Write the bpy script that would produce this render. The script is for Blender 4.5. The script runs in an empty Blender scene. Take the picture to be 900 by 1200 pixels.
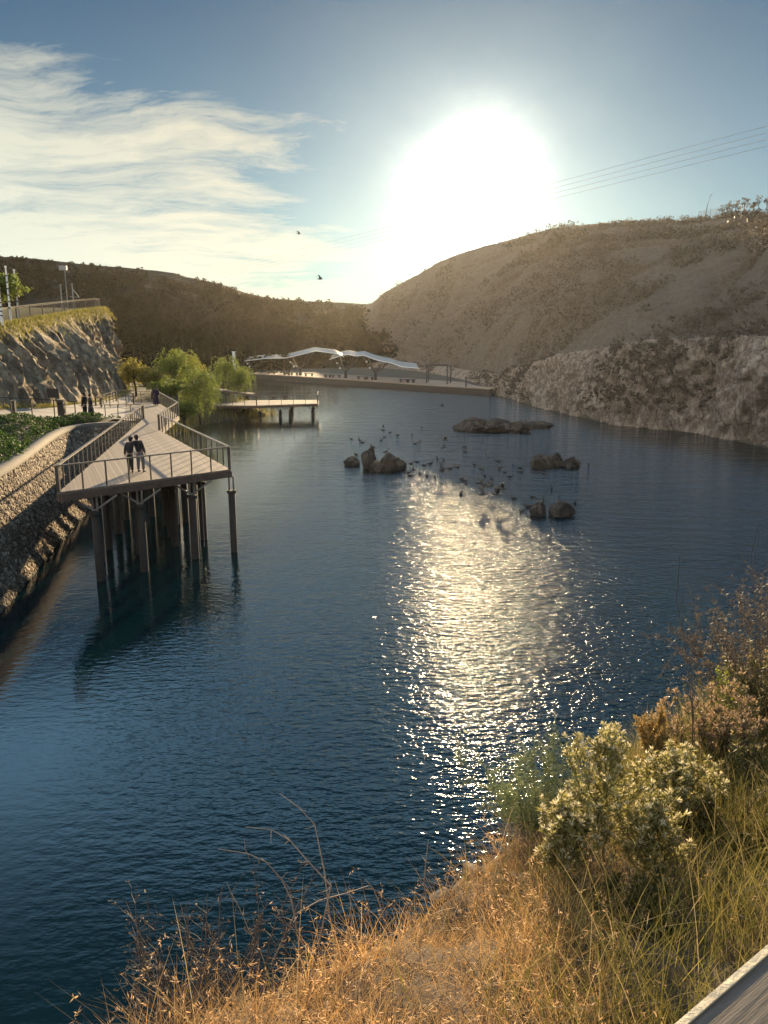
import bpy, bmesh, math, random
import numpy as np
from mathutils import Vector, Matrix, noise

random.seed(7); RNG = np.random.default_rng(7)
C = bpy.context.scene.collection
sc = bpy.context.scene
R = math.radians
CAM_H = 10.0; PITCH = R(12.8); FPX = 900.0

# ------------------------------------------------------------------ photograph pixel -> world helpers
def ray(px, py):
    cx = (px-450)/FPX; cy = (600-py)/FPX
    return Vector((cx, math.cos(PITCH)+cy*math.sin(PITCH), -math.sin(PITCH)+cy*math.cos(PITCH)))
def at_z(px, py, z):
    r = ray(px, py); t = (z-CAM_H)/r.z
    return Vector((r.x*t, r.y*t, z))
def at_y(px, py, Y):
    r = ray(px, py); t = Y/r.y
    return Vector((r.x*t, Y, CAM_H+r.z*t))
def x_at(px, Y, z):
    return (px-450)/FPX*(Y*math.cos(PITCH)+(CAM_H-z)*math.sin(PITCH))
def fbm(p, o=4):
    return noise.fractal(p, 1.0, 2.0, o)

# ------------------------------------------------------------------ naming / parenting
ORIG = {}
def tag(o, label=None, cat=None, group=None, kind=None):
    if label: o['label'] = label
    if cat: o['category'] = cat
    if group: o['group'] = group
    if kind: o['kind'] = kind
    return o
def thing(name, label, cat, loc=(0, 0, 0), group=None):
    o = bpy.data.objects.new(name, None); C.objects.link(o)
    o.empty_display_size = .3
    o.location = loc; ORIG[o.name] = Vector(loc)
    return tag(o, label, cat, group)
def link(name, me, mat, parent=None, smooth=False):
    if mat is not None and not me.materials:
        for m in (mat if isinstance(mat, (list, tuple)) else [mat]): me.materials.append(m)
    if smooth: me.polygons.foreach_set('use_smooth', [True]*len(me.polygons))
    o = bpy.data.objects.new(name, me); C.objects.link(o)
    if parent is not None:
        org = ORIG[parent.name]
        me.transform(Matrix.Translation(-org)); o.parent = parent; ORIG[o.name] = org
    else: ORIG[o.name] = Vector((0, 0, 0))
    return o
def center_origin(o, p):
    """moves a top-level mesh's origin to p"""
    p = Vector(p); o.data.transform(Matrix.Translation(-p)); o.location = p; ORIG[o.name] = p
    return o
def dup(o, loc, rz=0, scale=None, label=None, group=None, parent=None):
    c = o.copy(); C.objects.link(c)
    if parent is None:
        c.location = loc; c.rotation_euler = (0, 0, rz)
        if scale is not None: c.scale = scale if hasattr(scale, '__len__') else (scale,)*3
        if label: c['label'] = label
        if group: c['group'] = group
        ORIG[c.name] = Vector(loc)
    else: c.parent = parent
    for ch in list(o.children): dup(ch, None, parent=c)
    return c

class MB:
    def __init__(s): s.v = []; s.f = []
    def add(s, vs, fs):
        n = len(s.v); s.v += [tuple(v) for v in vs]; s.f += [tuple(i+n for i in f) for f in fs]; return s
    def box(s, c, size, rz=0, M=None):
        hx, hy, hz = (q/2 for q in size); c = Vector(c)
        rot = M if M is not None else Matrix.Rotation(rz, 3, 'Z')
        vs = [c+rot@Vector((x, y, z)) for z in (-hz, hz) for x, y in ((-hx, -hy), (hx, -hy), (hx, hy), (-hx, hy))]
        return s.add(vs, [(3, 2, 1, 0), (4, 5, 6, 7), (0, 1, 5, 4), (1, 2, 6, 5), (2, 3, 7, 6), (3, 0, 4, 7)])
    def bar(s, a, b, w, h, up=Vector((0, 0, 1))):
        """rectangular bar from a to b, w wide, h tall"""
        a = Vector(a); b = Vector(b); d = (b-a); L = d.length
        if L < 1e-6: return s
        d /= L; side = d.cross(up)
        if side.length < 1e-4: side = Vector((1, 0, 0))
        side.normalize(); u = side.cross(d)
        vs = [p+side*sx*w/2+u*sz*h/2 for p in (a, b) for sx, sz in ((-1, -1), (1, -1), (1, 1), (-1, 1))]
        return s.add(vs, [(0, 1, 2, 3), (7, 6, 5, 4), (1, 0, 4, 5), (2, 1, 5, 6), (3, 2, 6, 7), (0, 3, 7, 4)])
    def tube(s, pts, rad, n=6, cap=True):
        pts = [Vector(p) for p in pts]; m = len(pts)
        if not hasattr(rad, '__len__'): rad = [rad]*m
        rings = []
        for i, p in enumerate(pts):
            d = (pts[min(i+1, m-1)]-pts[max(i-1, 0)])
            if d.length < 1e-9: d = Vector((0, 0, 1))
            d.normalize()
            a = d.cross(Vector((0, 0, 1)) if abs(d.z) < .95 else Vector((1, 0, 0))).normalized(); b = d.cross(a)
            rings.append([p+(a*math.cos(2*math.pi*k/n)+b*math.sin(2*math.pi*k/n))*rad[i] for k in range(n)])
        vs = [v for r in rings for v in r]; fs = []
        for i in range(m-1):
            for k in range(n):
                fs.append((i*n+k, i*n+(k+1) % n, (i+1)*n+(k+1) % n, (i+1)*n+k))
        if cap: fs += [tuple(range(n-1, -1, -1)), tuple(range((m-1)*n, m*n))]
        return s.add(vs, fs)
    def ell(s, c, r, nu=10, nv=7, M=None):
        c = Vector(c); vs = []; fs = []; M = M or Matrix.Identity(3)
        for j in range(nv+1):
            t = math.pi*j/nv
            for i in range(nu):
                a = 2*math.pi*i/nu
                vs.append(c+M@Vector((r[0]*math.sin(t)*math.cos(a), r[1]*math.sin(t)*math.sin(a), r[2]*math.cos(t))))
        for j in range(nv):
            for i in range(nu):
                fs.append((j*nu+i, (j+1)*nu+i, (j+1)*nu+(i+1) % nu, j*nu+(i+1) % nu))
        return s.add(vs, fs)
    def prism(s, poly, z0, z1):
        n = len(poly)
        vs = [(p[0], p[1], z0) for p in poly]+[(p[0], p[1], z1) for p in poly]
        fs = [tuple(range(n-1, -1, -1)), tuple(range(n, 2*n))]+[(i, (i+1) % n, n+(i+1) % n, n+i) for i in range(n)]
        return s.add(vs, fs)
    def mesh(s, name):
        me = bpy.data.meshes.new(name); me.from_pydata(s.v, [], s.f); me.validate(); me.update(); return me
    def build(s, name, mat, parent=None, smooth=False):
        me = s.mesh(name)
        bm = bmesh.new(); bm.from_mesh(me); bmesh.ops.recalc_face_normals(bm, faces=bm.faces); bm.to_mesh(me); bm.free()
        return link(name, me, mat, parent, smooth)

def np_mesh(name, V, sizes, idx):
    """fast mesh from arrays: V (n,3); polygon sizes; flat loop indices"""
    me = bpy.data.meshes.new(name)
    me.vertices.add(len(V)); me.vertices.foreach_set('co', np.asarray(V, np.float32).ravel())
    me.loops.add(len(idx)); me.loops.foreach_set('vertex_index', np.asarray(idx, np.int32))
    sizes = np.asarray(sizes, np.int32); st = np.concatenate([[0], np.cumsum(sizes)[:-1]]).astype(np.int32)
    me.polygons.add(len(sizes)); me.polygons.foreach_set('loop_start', st); me.polygons.foreach_set('loop_total', sizes)
    me.update(calc_edges=True); me.validate()
    return me
def grid_mesh(name, P):
    """P: (rows, cols, 3)"""
    r, c, _ = P.shape; i = np.arange((r-1)*(c-1)); a = (i//(c-1))*c+i % (c-1)
    idx = np.stack([a, a+1, a+c+1, a+c], 1)
    return np_mesh(name, P.reshape(-1, 3), np.full(len(idx), 4), idx.ravel())
def attr(me, name, vals):
    a = me.attributes.new(name, 'FLOAT', 'POINT'); a.data.foreach_set('value', np.asarray(vals, np.float32).ravel())
def quads(name, P):
    """P: (n,4,3) loose quads"""
    n = len(P); return np_mesh(name, P.reshape(-1, 3), np.full(n, 4), np.arange(n*4))

# ------------------------------------------------------------------ materials
class NT:
    def __init__(s, mat):
        mat.use_nodes = True; s.t = mat.node_tree; s.t.nodes.clear()
    def n(s, typ, ins=None, **props):
        nd = s.t.nodes.new(typ)
        for k, v in props.items(): setattr(nd, k, v)
        for k, v in (ins or {}).items():
            sock = nd.inputs[k]
            if hasattr(v, 'links') or isinstance(v, bpy.types.NodeSocket): s.t.links.new(v, sock)
            else: sock.default_value = v
        return nd
    def noise(s, vec, scale, detail=3, rough=.55, **k):
        return s.n('ShaderNodeTexNoise', {'Vector': vec, 'Scale': scale, 'Detail': detail, 'Roughness': rough}, **k).outputs['Fac']
    def ramp(s, fac, stops, interp='LINEAR'):
        nd = s.n('ShaderNodeValToRGB', {'Fac': fac}); cr = nd.color_ramp; cr.interpolation = interp
        while len(cr.elements) < len(stops): cr.elements.new(.5)
        for e, (p, c) in zip(cr.elements, stops):
            e.position = p; e.color = (*c, 1) if hasattr(c, '__len__') else (c, c, c, 1)
        return nd.outputs['Color']
    def math(s, op, a, b=0.0, clamp=False):
        return s.n('ShaderNodeMath', {0: a, 1: b}, operation=op, use_clamp=clamp).outputs[0]
    def madd(s, a, b, c): return s.n('ShaderNodeMath', {0: a, 1: b, 2: c}, operation='MULTIPLY_ADD').outputs[0]
    def mix(s, f, a, b, mode='MIX'):
        nd = s.n('ShaderNodeMix', data_type='RGBA', blend_type=mode)
        for sock, v in ((nd.inputs[0], f), (nd.inputs[6], a), (nd.inputs[7], b)):
            if isinstance(v, bpy.types.NodeSocket): s.t.links.new(v, sock)
            else: sock.default_value = (*v, 1) if (hasattr(v, '__len__') and len(v) == 3) else v
        return nd.outputs[2]
    def map(s, vec, scale=(1, 1, 1), rot=(0, 0, 0)):
        return s.n('ShaderNodeMapping', {'Vector': vec, 'Scale': scale, 'Rotation': rot}).outputs[0]
    def out(s, surf, disp=None):
        o = s.n('ShaderNodeOutputMaterial', {'Surface': surf})
        if disp is not None: s.t.links.new(disp, o.inputs['Displacement'])
def pos(t): return t.n('ShaderNodeNewGeometry').outputs['Position']

def M_basic(name, col, rough=.7, var=.3, scale=3.0, bump=.0, bscale=20., metal=0., stretch=(1, 1, 1), rot=(0, 0, 0)):
    m = bpy.data.materials.new(name); t = NT(m)
    co = t.map(t.n('ShaderNodeTexCoord').outputs['Object'], stretch, rot)
    a = t.noise(co, scale, 5, .6)
    lo = [c*(1-var) for c in col]; hi = [min(1, c*(1+var)) for c in col]
    c = t.ramp(a, [(.3, lo), (.7, hi)])
    ins = {'Base Color': c, 'Roughness': rough, 'Metallic': metal}
    if bump:
        b = t.n('ShaderNodeBump', {'Strength': bump, 'Distance': .02, 'Height': t.noise(co, bscale, 5, .65)})
        ins['Normal'] = b.outputs[0]
    t.out(t.n('ShaderNodeBsdfPrincipled', ins).outputs[0]); return m

def M_leaf(name, cols, trans=.5, rough=.55, spec=.25):
    """leaf/blade material: the tint varies from one leaf to the next, light shines through"""
    m = bpy.data.materials.new(name); t = NT(m)
    rnd = t.n('ShaderNodeNewGeometry').outputs['Random Per Island']
    c = t.ramp(rnd, [(i/(max(1, len(cols)-1)), k) for i, k in enumerate(cols)])
    big = t.ramp(t.noise(pos(t), 1.6, 4, .6), [(.35, 0.), (.65, 1.)])
    c = t.mix(t.math('MULTIPLY', big, .7), c, t.n('ShaderNodeHueSaturation', {'Color': c, 'Value': .5}).outputs[0])
    p = t.n('ShaderNodeBsdfPrincipled', {'Base Color': c, 'Roughness': rough, 'Specular IOR Level': spec}).outputs[0]
    tr = t.n('ShaderNodeBsdfTranslucent', {'Color': c}).outputs[0]
    t.out(t.n('ShaderNodeMixShader', {0: trans, 1: p, 2: tr}).outputs[0]); return m

def M_rock(name, c1, c2, c3, grass=None, scale=.35, bump=.7, dist=.35, crack=1.):
    """rock: two stone tints in strata, stains, and a growth colour where the mesh carries a 'green' value"""
    m = bpy.data.materials.new(name); t = NT(m); p = pos(t)
    st = t.map(p, (1, 1, .35), (0, R(18), 0))
    a = t.noise(st, scale, 7, .65); b = t.noise(p, scale*6, 5, .6)
    c = t.ramp(a, [(.32, c1), (.5, c2), (.7, c3)])
    c = t.mix(t.math('MULTIPLY', b, .6), c, [k*.55 for k in c1])
    fine = t.noise(t.map(p, (1, 1, .6)), 1.3, 9, .78); vor = t.n('ShaderNodeTexVoronoi', {'Vector': t.map(p, (1, 1, .55), (R(12), R(20), 0)), 'Scale': .8}, feature='DISTANCE_TO_EDGE').outputs['Distance']
    c = t.mix(t.ramp(fine, [(.43, .7), (.53, 0.)]), c, [k*.45 for k in c1])
    c = t.mix(t.ramp(fine, [(.54, 0.), (.66, .7)]), c, [min(.6, k*1.15) for k in c3])
    c = t.mix(t.ramp(vor, [(.0, .75*crack), (.05, 0.)]), c, [k*.3 for k in c1])
    if grass:
        g = t.n('ShaderNodeAttribute', attribute_name='green').outputs['Fac']
        gn = t.noise(p, .9, 5, .7)
        gf = t.ramp(t.math('ADD', t.math('MULTIPLY', gn, .9), t.math('SUBTRACT', g, .95)), [(.0, 0.), (.12, 1.)])
        gc = t.ramp(t.noise(p, 1.7, 5, .7), [(.3, grass[0]), (.5, grass[1]), (.7, grass[2])])
        c = t.mix(t.math('MULTIPLY', gf, .88), c, gc)
    h = t.math('ADD', t.noise(st, scale*3, 8, .7), t.math('ADD', t.math('MULTIPLY', fine, 1.1), t.math('MULTIPLY', t.ramp(vor, [(0., 0.), (.12, 1.)]), .12*crack)))
    bp = t.n('ShaderNodeBump', {'Strength': bump, 'Distance': dist, 'Height': h})
    t.out(t.n('ShaderNodeBsdfPrincipled', {'Base Color': c, 'Roughness': .9, 'Specular IOR Level': .2, 'Normal': bp.outputs[0]}).outputs[0])
    return m

MAT = {}
MAT['steel'] = M_basic('dark_painted_steel', (.035, .028, .024), .5, .3, 2)
MAT['pale_steel'] = M_basic('pale_steel', (.20, .185, .165), .4, .2, 4, metal=.3)
MAT['white_metal'] = M_basic('white_painted_metal', (.72, .7, .66), .45, .12, 6)
MAT['handrail'] = M_basic('handrail_wood', (.20, .145, .095), .27, .3, 3, .2, 30)
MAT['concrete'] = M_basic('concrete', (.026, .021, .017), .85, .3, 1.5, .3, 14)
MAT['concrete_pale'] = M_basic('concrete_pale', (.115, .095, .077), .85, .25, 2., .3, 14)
MAT['rust'] = M_basic('weathered_edge_beam', (.10, .065, .045), .8, .3, 3, .2, 20)
MAT['paving'] = M_basic('path_paving', (.27, .24, .21), .85, .22, .8, .25, 6)
MAT['stage_paving'] = M_basic('stage_paving', (.26, .195, .14), .85, .2, .3, .2, 3)
MAT['black_cloth'] = M_basic('black_cloth', (.012, .012, .014), .9, .4, 20)
MAT['grey_cloth'] = M_basic('grey_cloth', (.09, .09, .10), .9, .3, 20)
MAT['purple_cloth'] = M_basic('purple_cloth', (.022, .012, .030), .9, .3, 20)
MAT['skin'] = M_basic('skin', (.38, .22, .15), .55, .1, 10)
MAT['hair'] = M_basic('black_hair', (.012, .010, .009), .9, .3, 60)
MAT['bird_dark'] = M_basic('dark_feathers', (.03, .027, .025), .9, .4, 12)
MAT['bird_grey'] = M_basic('grey_feathers', (.05, .046, .043), .9, .4, 10)
MAT['bark'] = M_basic('bark', (.075, .055, .04), .9, .35, 8, .6, 25, stretch=(1, 1, .3))
MAT['lake_rock'] = M_rock('lake_rock', (.035, .031, .028), (.07, .06, .05), (.12, .105, .09), scale=1.2, bump=.8, dist=.12)
MAT['edge_rock'] = M_rock('edge_rock', (.16, .13, .10), (.28, .23, .18), (.4, .34, .27), scale=3, bump=.8, dist=.03)
MAT['cliff'] = M_rock('cliff_rock', (.20, .155, .11), (.42, .325, .225), (.66, .50, .33),
                      ((.10, .095, .03), (.19, .16, .05), (.28, .22, .09)), .45, .8, .45, .22)
MAT['hill'] = M_rock('quarry_hill', (.27, .205, .155), (.40, .315, .25), (.54, .44, .35),
                     ((.082, .063, .048), (.125, .098, .073), (.175, .138, .104)), .16, .9, .8)
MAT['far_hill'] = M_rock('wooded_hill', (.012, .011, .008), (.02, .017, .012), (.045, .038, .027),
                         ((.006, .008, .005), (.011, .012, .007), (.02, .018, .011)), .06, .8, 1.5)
MAT['soil'] = M_basic('dry_soil', (.07, .046, .028), .95, .4, 2.5, .6, 25)
MAT['terrain'] = M_basic('shore_soil', (.05, .043, .026), .95, .4, .6, .6, 4)
MAT['dry_grass'] = M_leaf('dry_grass', [(.42, .22, .08), (.55, .33, .13), (.62, .42, .19), (.50, .27, .11)], .5)
MAT['seed_head'] = M_leaf('seed_head', [(.55, .33, .16), (.70, .48, .26), (.62, .38, .22)], .55)
MAT['green_grass'] = M_leaf('green_grass', [(.07, .075, .02), (.13, .125, .03), (.22, .185, .05), (.32, .25, .085)], .5)
MAT['straw'] = M_leaf('straw', [(.42, .32, .15), (.55, .42, .22), (.36, .24, .11)], .4)
MAT['thistle_leaf'] = M_leaf('thistle_leaf', [(.16, .155, .05), (.28, .255, .085), (.42, .36, .15)], .55)
MAT['thistle_head'] = M_leaf('thistle_head', [(.60, .50, .28), (.75, .66, .42), (.85, .78, .58)], .55)
MAT['purple_petal'] = M_leaf('purple_petal', [(.08, .04, .40), (.12, .06, .55)], .4)
MAT['stem_green'] = M_basic('plant_stem', (.13, .12, .045), .7, .3, 8)
MAT['stem_dark'] = M_basic('dark_stem', (.085, .06, .045), .8, .3, 8)
MAT['stem_pale'] = M_basic('pale_dead_twig', (.26, .20, .15), .8, .3, 10)
MAT['broom'] = M_leaf('broom_green', [(.10, .14, .05), (.17, .21, .08), (.24, .26, .13)], .45)
MAT['spike'] = M_leaf('amaranth_spike', [(.30, .17, .06), (.40, .26, .09), (.26, .20, .06)], .45)
MAT['pink_dry'] = M_leaf('pink_dry_flower', [(.27, .17, .10), (.42, .30, .19), (.36, .23, .12)], .5)
MAT['brown_leaf'] = M_leaf('brown_leaf', [(.08, .06, .042), (.13, .10, .07), (.20, .155, .11)], .35)
MAT['lime_leaf'] = M_leaf('lime_leaf', [(.22, .28, .03), (.34, .36, .05), (.42, .42, .08)], .55)
MAT['weed_leaf'] = M_leaf('weed_leaf', [(.07, .075, .025), (.13, .12, .04), (.20, .16, .07)], .45)
MAT['willow'] = M_leaf('willow_leaf', [(.11, .16, .028), (.18, .23, .045), (.26, .29, .065)], .55)
MAT['shrub'] = M_leaf('shrub_leaf', [(.16, .16, .03), (.27, .25, .05), (.36, .31, .08)], .55)
MAT['bed'] = M_leaf('bed_leaf', [(.022, .055, .013), (.045, .09, .02), (.08, .13, .03)], .45)
MAT['reed'] = M_leaf('reed_leaf', [(.16, .16, .03), (.28, .25, .06), (.36, .30, .09)], .5)
MAT['conifer'] = M_leaf('conifer_leaf', [(.010, .016, .009), (.018, .024, .013)], .08, .9, .0)
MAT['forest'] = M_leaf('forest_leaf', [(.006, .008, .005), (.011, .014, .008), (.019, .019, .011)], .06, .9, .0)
MAT['bush_brown'] = M_leaf('hill_bush_leaf', [(.08, .062, .042), (.12, .094, .066), (.16, .125, .09)], .2)

def M_planks(name, col, width, rot):
    m = bpy.data.materials.new(name); t = NT(m); p = t.map(pos(t), (1, 1, 1), (0, 0, rot))
    x = t.n('ShaderNodeSeparateXYZ', {0: p}).outputs[0]; q = t.math('DIVIDE', x, width)
    idx = t.math('FLOOR', q); fr = t.math('FRACT', q)
    w = t.n('ShaderNodeTexWhiteNoise', {'W': idx}, noise_dimensions='1D').outputs['Value']
    c = t.ramp(w, [(0, [k*.72 for k in col]), (1, [k*1.2 for k in col])])
    g = t.noise(t.map(p, (14, .8, 1)), 2.5, 4)
    c = t.mix(t.math('MULTIPLY', g, .45), c, [k*.5 for k in col])
    gap = t.math('LESS_THAN', fr, .07)
    c = t.mix(gap, c, (.02, .016, .012))
    st = t.noise(pos(t), .5, 4)
    c = t.mix(t.math('MULTIPLY', st, .35), c, [k*.6 for k in col])
    b = t.n('ShaderNodeBump', {'Strength': .5, 'Distance': .01, 'Height': t.math('SUBTRACT', 1., gap)})
    t.out(t.n('ShaderNodeBsdfPrincipled', {'Base Color': c, 'Roughness': .75, 'Normal': b.outputs[0]}).outputs[0]); return m

def M_stonewall():
    m = bpy.data.materials.new('rubble_stone_wall'); t = NT(m); p = pos(t)
    p = t.n('ShaderNodeVectorMath', {0: p, 1: t.n('ShaderNodeVectorMath', {0: t.n('ShaderNodeTexNoise', {'Vector': p, 'Scale': 1.6, 'Detail': 2.}).outputs['Color'], 1: (.28, .28, .28)}, operation='MULTIPLY').outputs[0]}, operation='ADD').outputs[0]
    pm = t.map(p, (1, 1, 1.35))
    vd = t.n('ShaderNodeTexVoronoi', {'Vector': pm, 'Scale': 4.0}, feature='DISTANCE_TO_EDGE').outputs['Distance']
    vc = t.n('ShaderNodeTexVoronoi', {'Vector': pm, 'Scale': 4.0}, feature='F1').outputs['Color']
    sep = t.n('ShaderNodeSeparateColor', {0: vc})
    c = t.ramp(sep.outputs[0], [(0, (.10, .07, .05)), (.35, (.21, .15, .105)), (.7, (.32, .235, .16)), (1, (.46, .37, .27))])
    c = t.mix(t.math('MULTIPLY', t.noise(p, 14, 5), .5), c, (.12, .085, .06))
    mort = t.ramp(vd, [(.03, 0.), (.10, 1.)])
    c = t.mix(mort, (.045, .034, .025), c)
    z = t.n('ShaderNodeSeparateXYZ', {0: p}).outputs[2]
    wet = t.ramp(z, [(.05, .0), (.4, 1.)])
    c = t.mix(wet, (.02, .018, .012), c)
    h = t.math('ADD', t.math('MULTIPLY', t.ramp(vd, [(.0, 0.), (.22, 1.)], 'EASE'), t.math('ADD', t.math('MULTIPLY', sep.outputs[1], .5), .6)), t.math('MULTIPLY', t.noise(p, 9, 4), .3))
    d = t.n('ShaderNodeDisplacement', {'Height': h, 'Midlevel': .5, 'Scale': .06})
    t.out(t.n('ShaderNodeBsdfPrincipled', {'Base Color': c, 'Roughness': .85, 'Specular IOR Level': .25}).outputs[0], d.outputs[0])
    m.displacement_method = 'BOTH'; return m

def M_water():
    m = bpy.data.materials.new('lake_water'); t = NT(m); p = pos(t)
    w1 = t.map(p, (.75, 1.5, 1), (0, 0, R(22)))
    w2 = t.map(p, (.8, 1.6, 1), (0, 0, R(-12)))
    n1 = t.noise(w1, .9, 2, .5); n2 = t.noise(w2, 3.2, 2, .5); n3 = t.noise(w1, 10., 2, .5)
    h = t.math('ADD', t.math('ADD', t.math('MULTIPLY', n1, .07), t.math('MULTIPLY', n2, .10)), t.math('MULTIPLY', n3, .027))
    s = t.n('ShaderNodeSeparateXYZ', {0: p}).outputs
    # longer wavelets build up over the fetch of open water
    n0 = t.noise(t.map(p, (.8, 1.5, 1), (0, 0, R(8))), .42, 3, .5); nm = t.noise(t.map(p, (.8, 1.5, 1), (0, 0, R(-20))), 1.15, 2, .5)
    fetch = t.n('ShaderNodeMapRange', {0: s[1], 1: 18., 2: 62., 3: .0, 4: 1.}, clamp=True).outputs[0]
    h = t.math('ADD', h, t.math('MULTIPLY', fetch, t.math('ADD', t.math('MULTIPLY', n0, .30), t.math('MULTIPLY', nm, .16))))
    # breeze: calm water in the lee of the left wall, ruffled further out
    lee = t.math('ADD', t.madd(s[0], .14, 1.3), t.n('ShaderNodeMapRange', {0: s[1], 1: 6., 2: 24., 3: -.3, 4: 0.}, clamp=True).outputs[0])
    patch = t.noise(t.map(p, (.05, .018, 1), (0, 0, R(12))), 1., 3, .5)
    k = t.math('ADD', lee, t.madd(patch, 1.6, -.8))
    k = t.n('ShaderNodeClamp', {0: k, 1: .14, 2: 2.1}).outputs[0]
    h = t.math('MULTIPLY', h, t.math('MULTIPLY', k, t.n('ShaderNodeMapRange', {0: s[1], 1: 9., 2: 22., 3: .24, 4: .56}, clamp=True).outputs[0]))
    b = t.n('ShaderNodeBump', {'Strength': 1., 'Distance': 1., 'Height': h})
    c = t.ramp(t.noise(p, .12, 3), [(.3, (.001, .008, .012)), (.7, (.0015, .012, .016))])
    t.out(t.n('ShaderNodeBsdfPrincipled', {'Base Color': c, 'Roughness': .045, 'IOR': 1.333, 'Normal': b.outputs[0]}).outputs[0])
    return m
MAT['water'] = M_water(); MAT['stone_wall'] = M_stonewall()

# ------------------------------------------------------------------ camera, sun, sky, air
cam = bpy.data.cameras.new('camera'); co = bpy.data.objects.new('camera', cam); C.objects.link(co)
cam.sensor_fit = 'HORIZONTAL'; cam.sensor_width = 36; cam.lens = 36
co.location = (0, 0, CAM_H); co.rotation_euler = (math.pi/2-PITCH, 0, 0)
cam.clip_start = .05; cam.clip_end = 4000
sc.camera = co

SUN_DIR = ray(555, 218).normalized()
SUN_EL = math.asin(SUN_DIR.z); SUN_AZ = math.atan2(SUN_DIR.x, SUN_DIR.y)
sl = bpy.data.lights.new('sun', 'SUN'); so = bpy.data.objects.new('sun', sl); C.objects.link(so)
sl.energy = 4.6; sl.angle = R(.55); sl.color = (1., .745, .42)
so.location = (30, 200, 150); so.rotation_euler = SUN_DIR.to_track_quat('Z', 'Y').to_euler()

def make_world():
    w = bpy.data.worlds.new('World'); sc.world = w; t = NT(w)
    sky = t.n('ShaderNodeTexSky', sky_type='NISHITA', sun_disc=False, sun_elevation=SUN_EL, sun_rotation=SUN_AZ,
              altitude=100., air_density=1.0, dust_density=.35, ozone_density=3.0).outputs[0]
    d = t.n('ShaderNodeTexCoord').outputs['Generated']
    s = t.n('ShaderNodeSeparateXYZ', {0: d}).outputs
    # thin cirrus: the direction laid on a high plane
    den = t.math('ADD', t.math('MAXIMUM', s[2], 0.), .13)
    cp = t.n('ShaderNodeCombineXYZ', {0: t.math('DIVIDE', s[0], den), 1: t.math('DIVIDE', s[1], den), 2: 0.}).outputs[0]
    warp = t.n('ShaderNodeVectorMath', {0: t.n('ShaderNodeTexNoise', {'Vector': cp, 'Scale': 1.2, 'Detail': 4.}).outputs['Color'], 1: (.7, .7, 0)}, operation='MULTIPLY').outputs[0]
    cw = t.n('ShaderNodeVectorMath', {0: cp, 1: warp}, operation='ADD').outputs[0]
    n1 = t.noise(t.map(cw, (.75, 1.9, 1), (0, 0, R(-14))), 1.5, 10, .66); n1 = t.madd(n1, 1.5, -.25)
    left = t.madd(s[0], -2.6, -.18)
    left = t.math('MINIMUM', left, .40)
    top = t.n('ShaderNodeMapRange', {0: s[2], 1: .25, 2: .36, 3: 0., 4: .75}, clamp=True).outputs[0]
    low = t.n('ShaderNodeMapRange', {0: s[2], 1: .04, 2: .16, 3: .32, 4: 0.}, clamp=True).outputs[0]
    dens = t.math('ADD', t.math('SUBTRACT', t.math('ADD', n1, left), top), low)
    brk = t.noise(t.map(cw, (1.1, 2.6, 1), (0, 0, R(-20))), 3.4, 8, .7); big = t.noise(cp, .9, 3, .5)
    dens = t.math('ADD', dens, t.madd(brk, .75, -.42)); dens = t.math('ADD', dens, t.madd(big, .7, -.38))
    cm = t.ramp(dens, [(.50, 0.), (.74, .5), (1.08, .88)])
    cdot = t.n('ShaderNodeVectorMath', {0: d, 1: tuple(SUN_DIR)}, operation='DOT_PRODUCT').outputs['Value']
    veil = t.noise(t.map(d, (1, 1, 1.6)), 5.5, 5, .6)
    ang = t.math('SQRT', t.math('MAXIMUM', t.math('MULTIPLY', t.math('SUBTRACT', 1., cdot), 2.), 0.))   # radians from the sun
    cc = t.mix(t.n('ShaderNodeMapRange', {0: ang, 1: .1, 2: .65, 3: 0., 4: 1.}, clamp=True).outputs[0], (7.0, 6.0, 4.1), (5.8, 5.8, 4.8))
    sky = t.mix(1., sky, (.16, .31, .39), 'MULTIPLY')
    col = t.mix(cm, sky, cc)
    # bright blue band added above the view to brighten the water
    vl = t.n('ShaderNodeMapRange', {0: s[2], 1: .36, 2: .46, 3: 0., 4: .95}, clamp=True).outputs[0]
    vl = t.math('MULTIPLY', vl, t.n('ShaderNodeMapRange', {0: s[2], 1: .48, 2: .66, 3: 1., 4: .10}, clamp=True).outputs[0])
    vl = t.math('MULTIPLY', vl, t.n('ShaderNodeMapRange', {0: s[1], 1: .0, 2: .4, 3: .45, 4: 1.}, clamp=True).outputs[0])
    col = t.mix(vl, col, (8.0, 15.0, 22.5))
    # bright cloud bank added out of view, behind left, as fill light
    bk = t.n('ShaderNodeMapRange', {0: t.n('ShaderNodeVectorMath', {0: d, 1: (-.80, -.60, .0)}, operation='DOT_PRODUCT').outputs['Value'], 1: .05, 2: .65, 3: 0., 4: 1.}, clamp=True).outputs[0]
    bk = t.math('MULTIPLY', bk, t.ramp(t.noise(t.map(d, (1, 1, 2.2)), 2.2, 6, .6), [(.30, .25), (.55, 1.)]))
    col = t.mix(bk, col, (15.5, 16.0, 16.2))
    ang = t.math('MULTIPLY', ang, t.madd(veil, .6, .70))
    # pale haze towards the horizon
    hz = t.math('POWER', t.n('ShaderNodeMapRange', {0: s[2], 1: .50, 2: .05, 3: 0., 4: 1.}, clamp=True).outputs[0], 1.7)
    col = t.mix(1., col, t.mix(hz, (0., 0., 0.), (1.9, 2.35, 2.15)), 'ADD')
    # solar aureole in the hazy air round the sun
    def lobe(width, amp, p=2.):
        return t.math('MULTIPLY', t.math('EXPONENT', t.math('MULTIPLY', t.math('POWER', t.math('DIVIDE', ang, width), p), -1.)), amp)
    gl = t.math('ADD', lobe(.062, 13., 2.3), lobe(.118, 4.0, 1.4))
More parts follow.
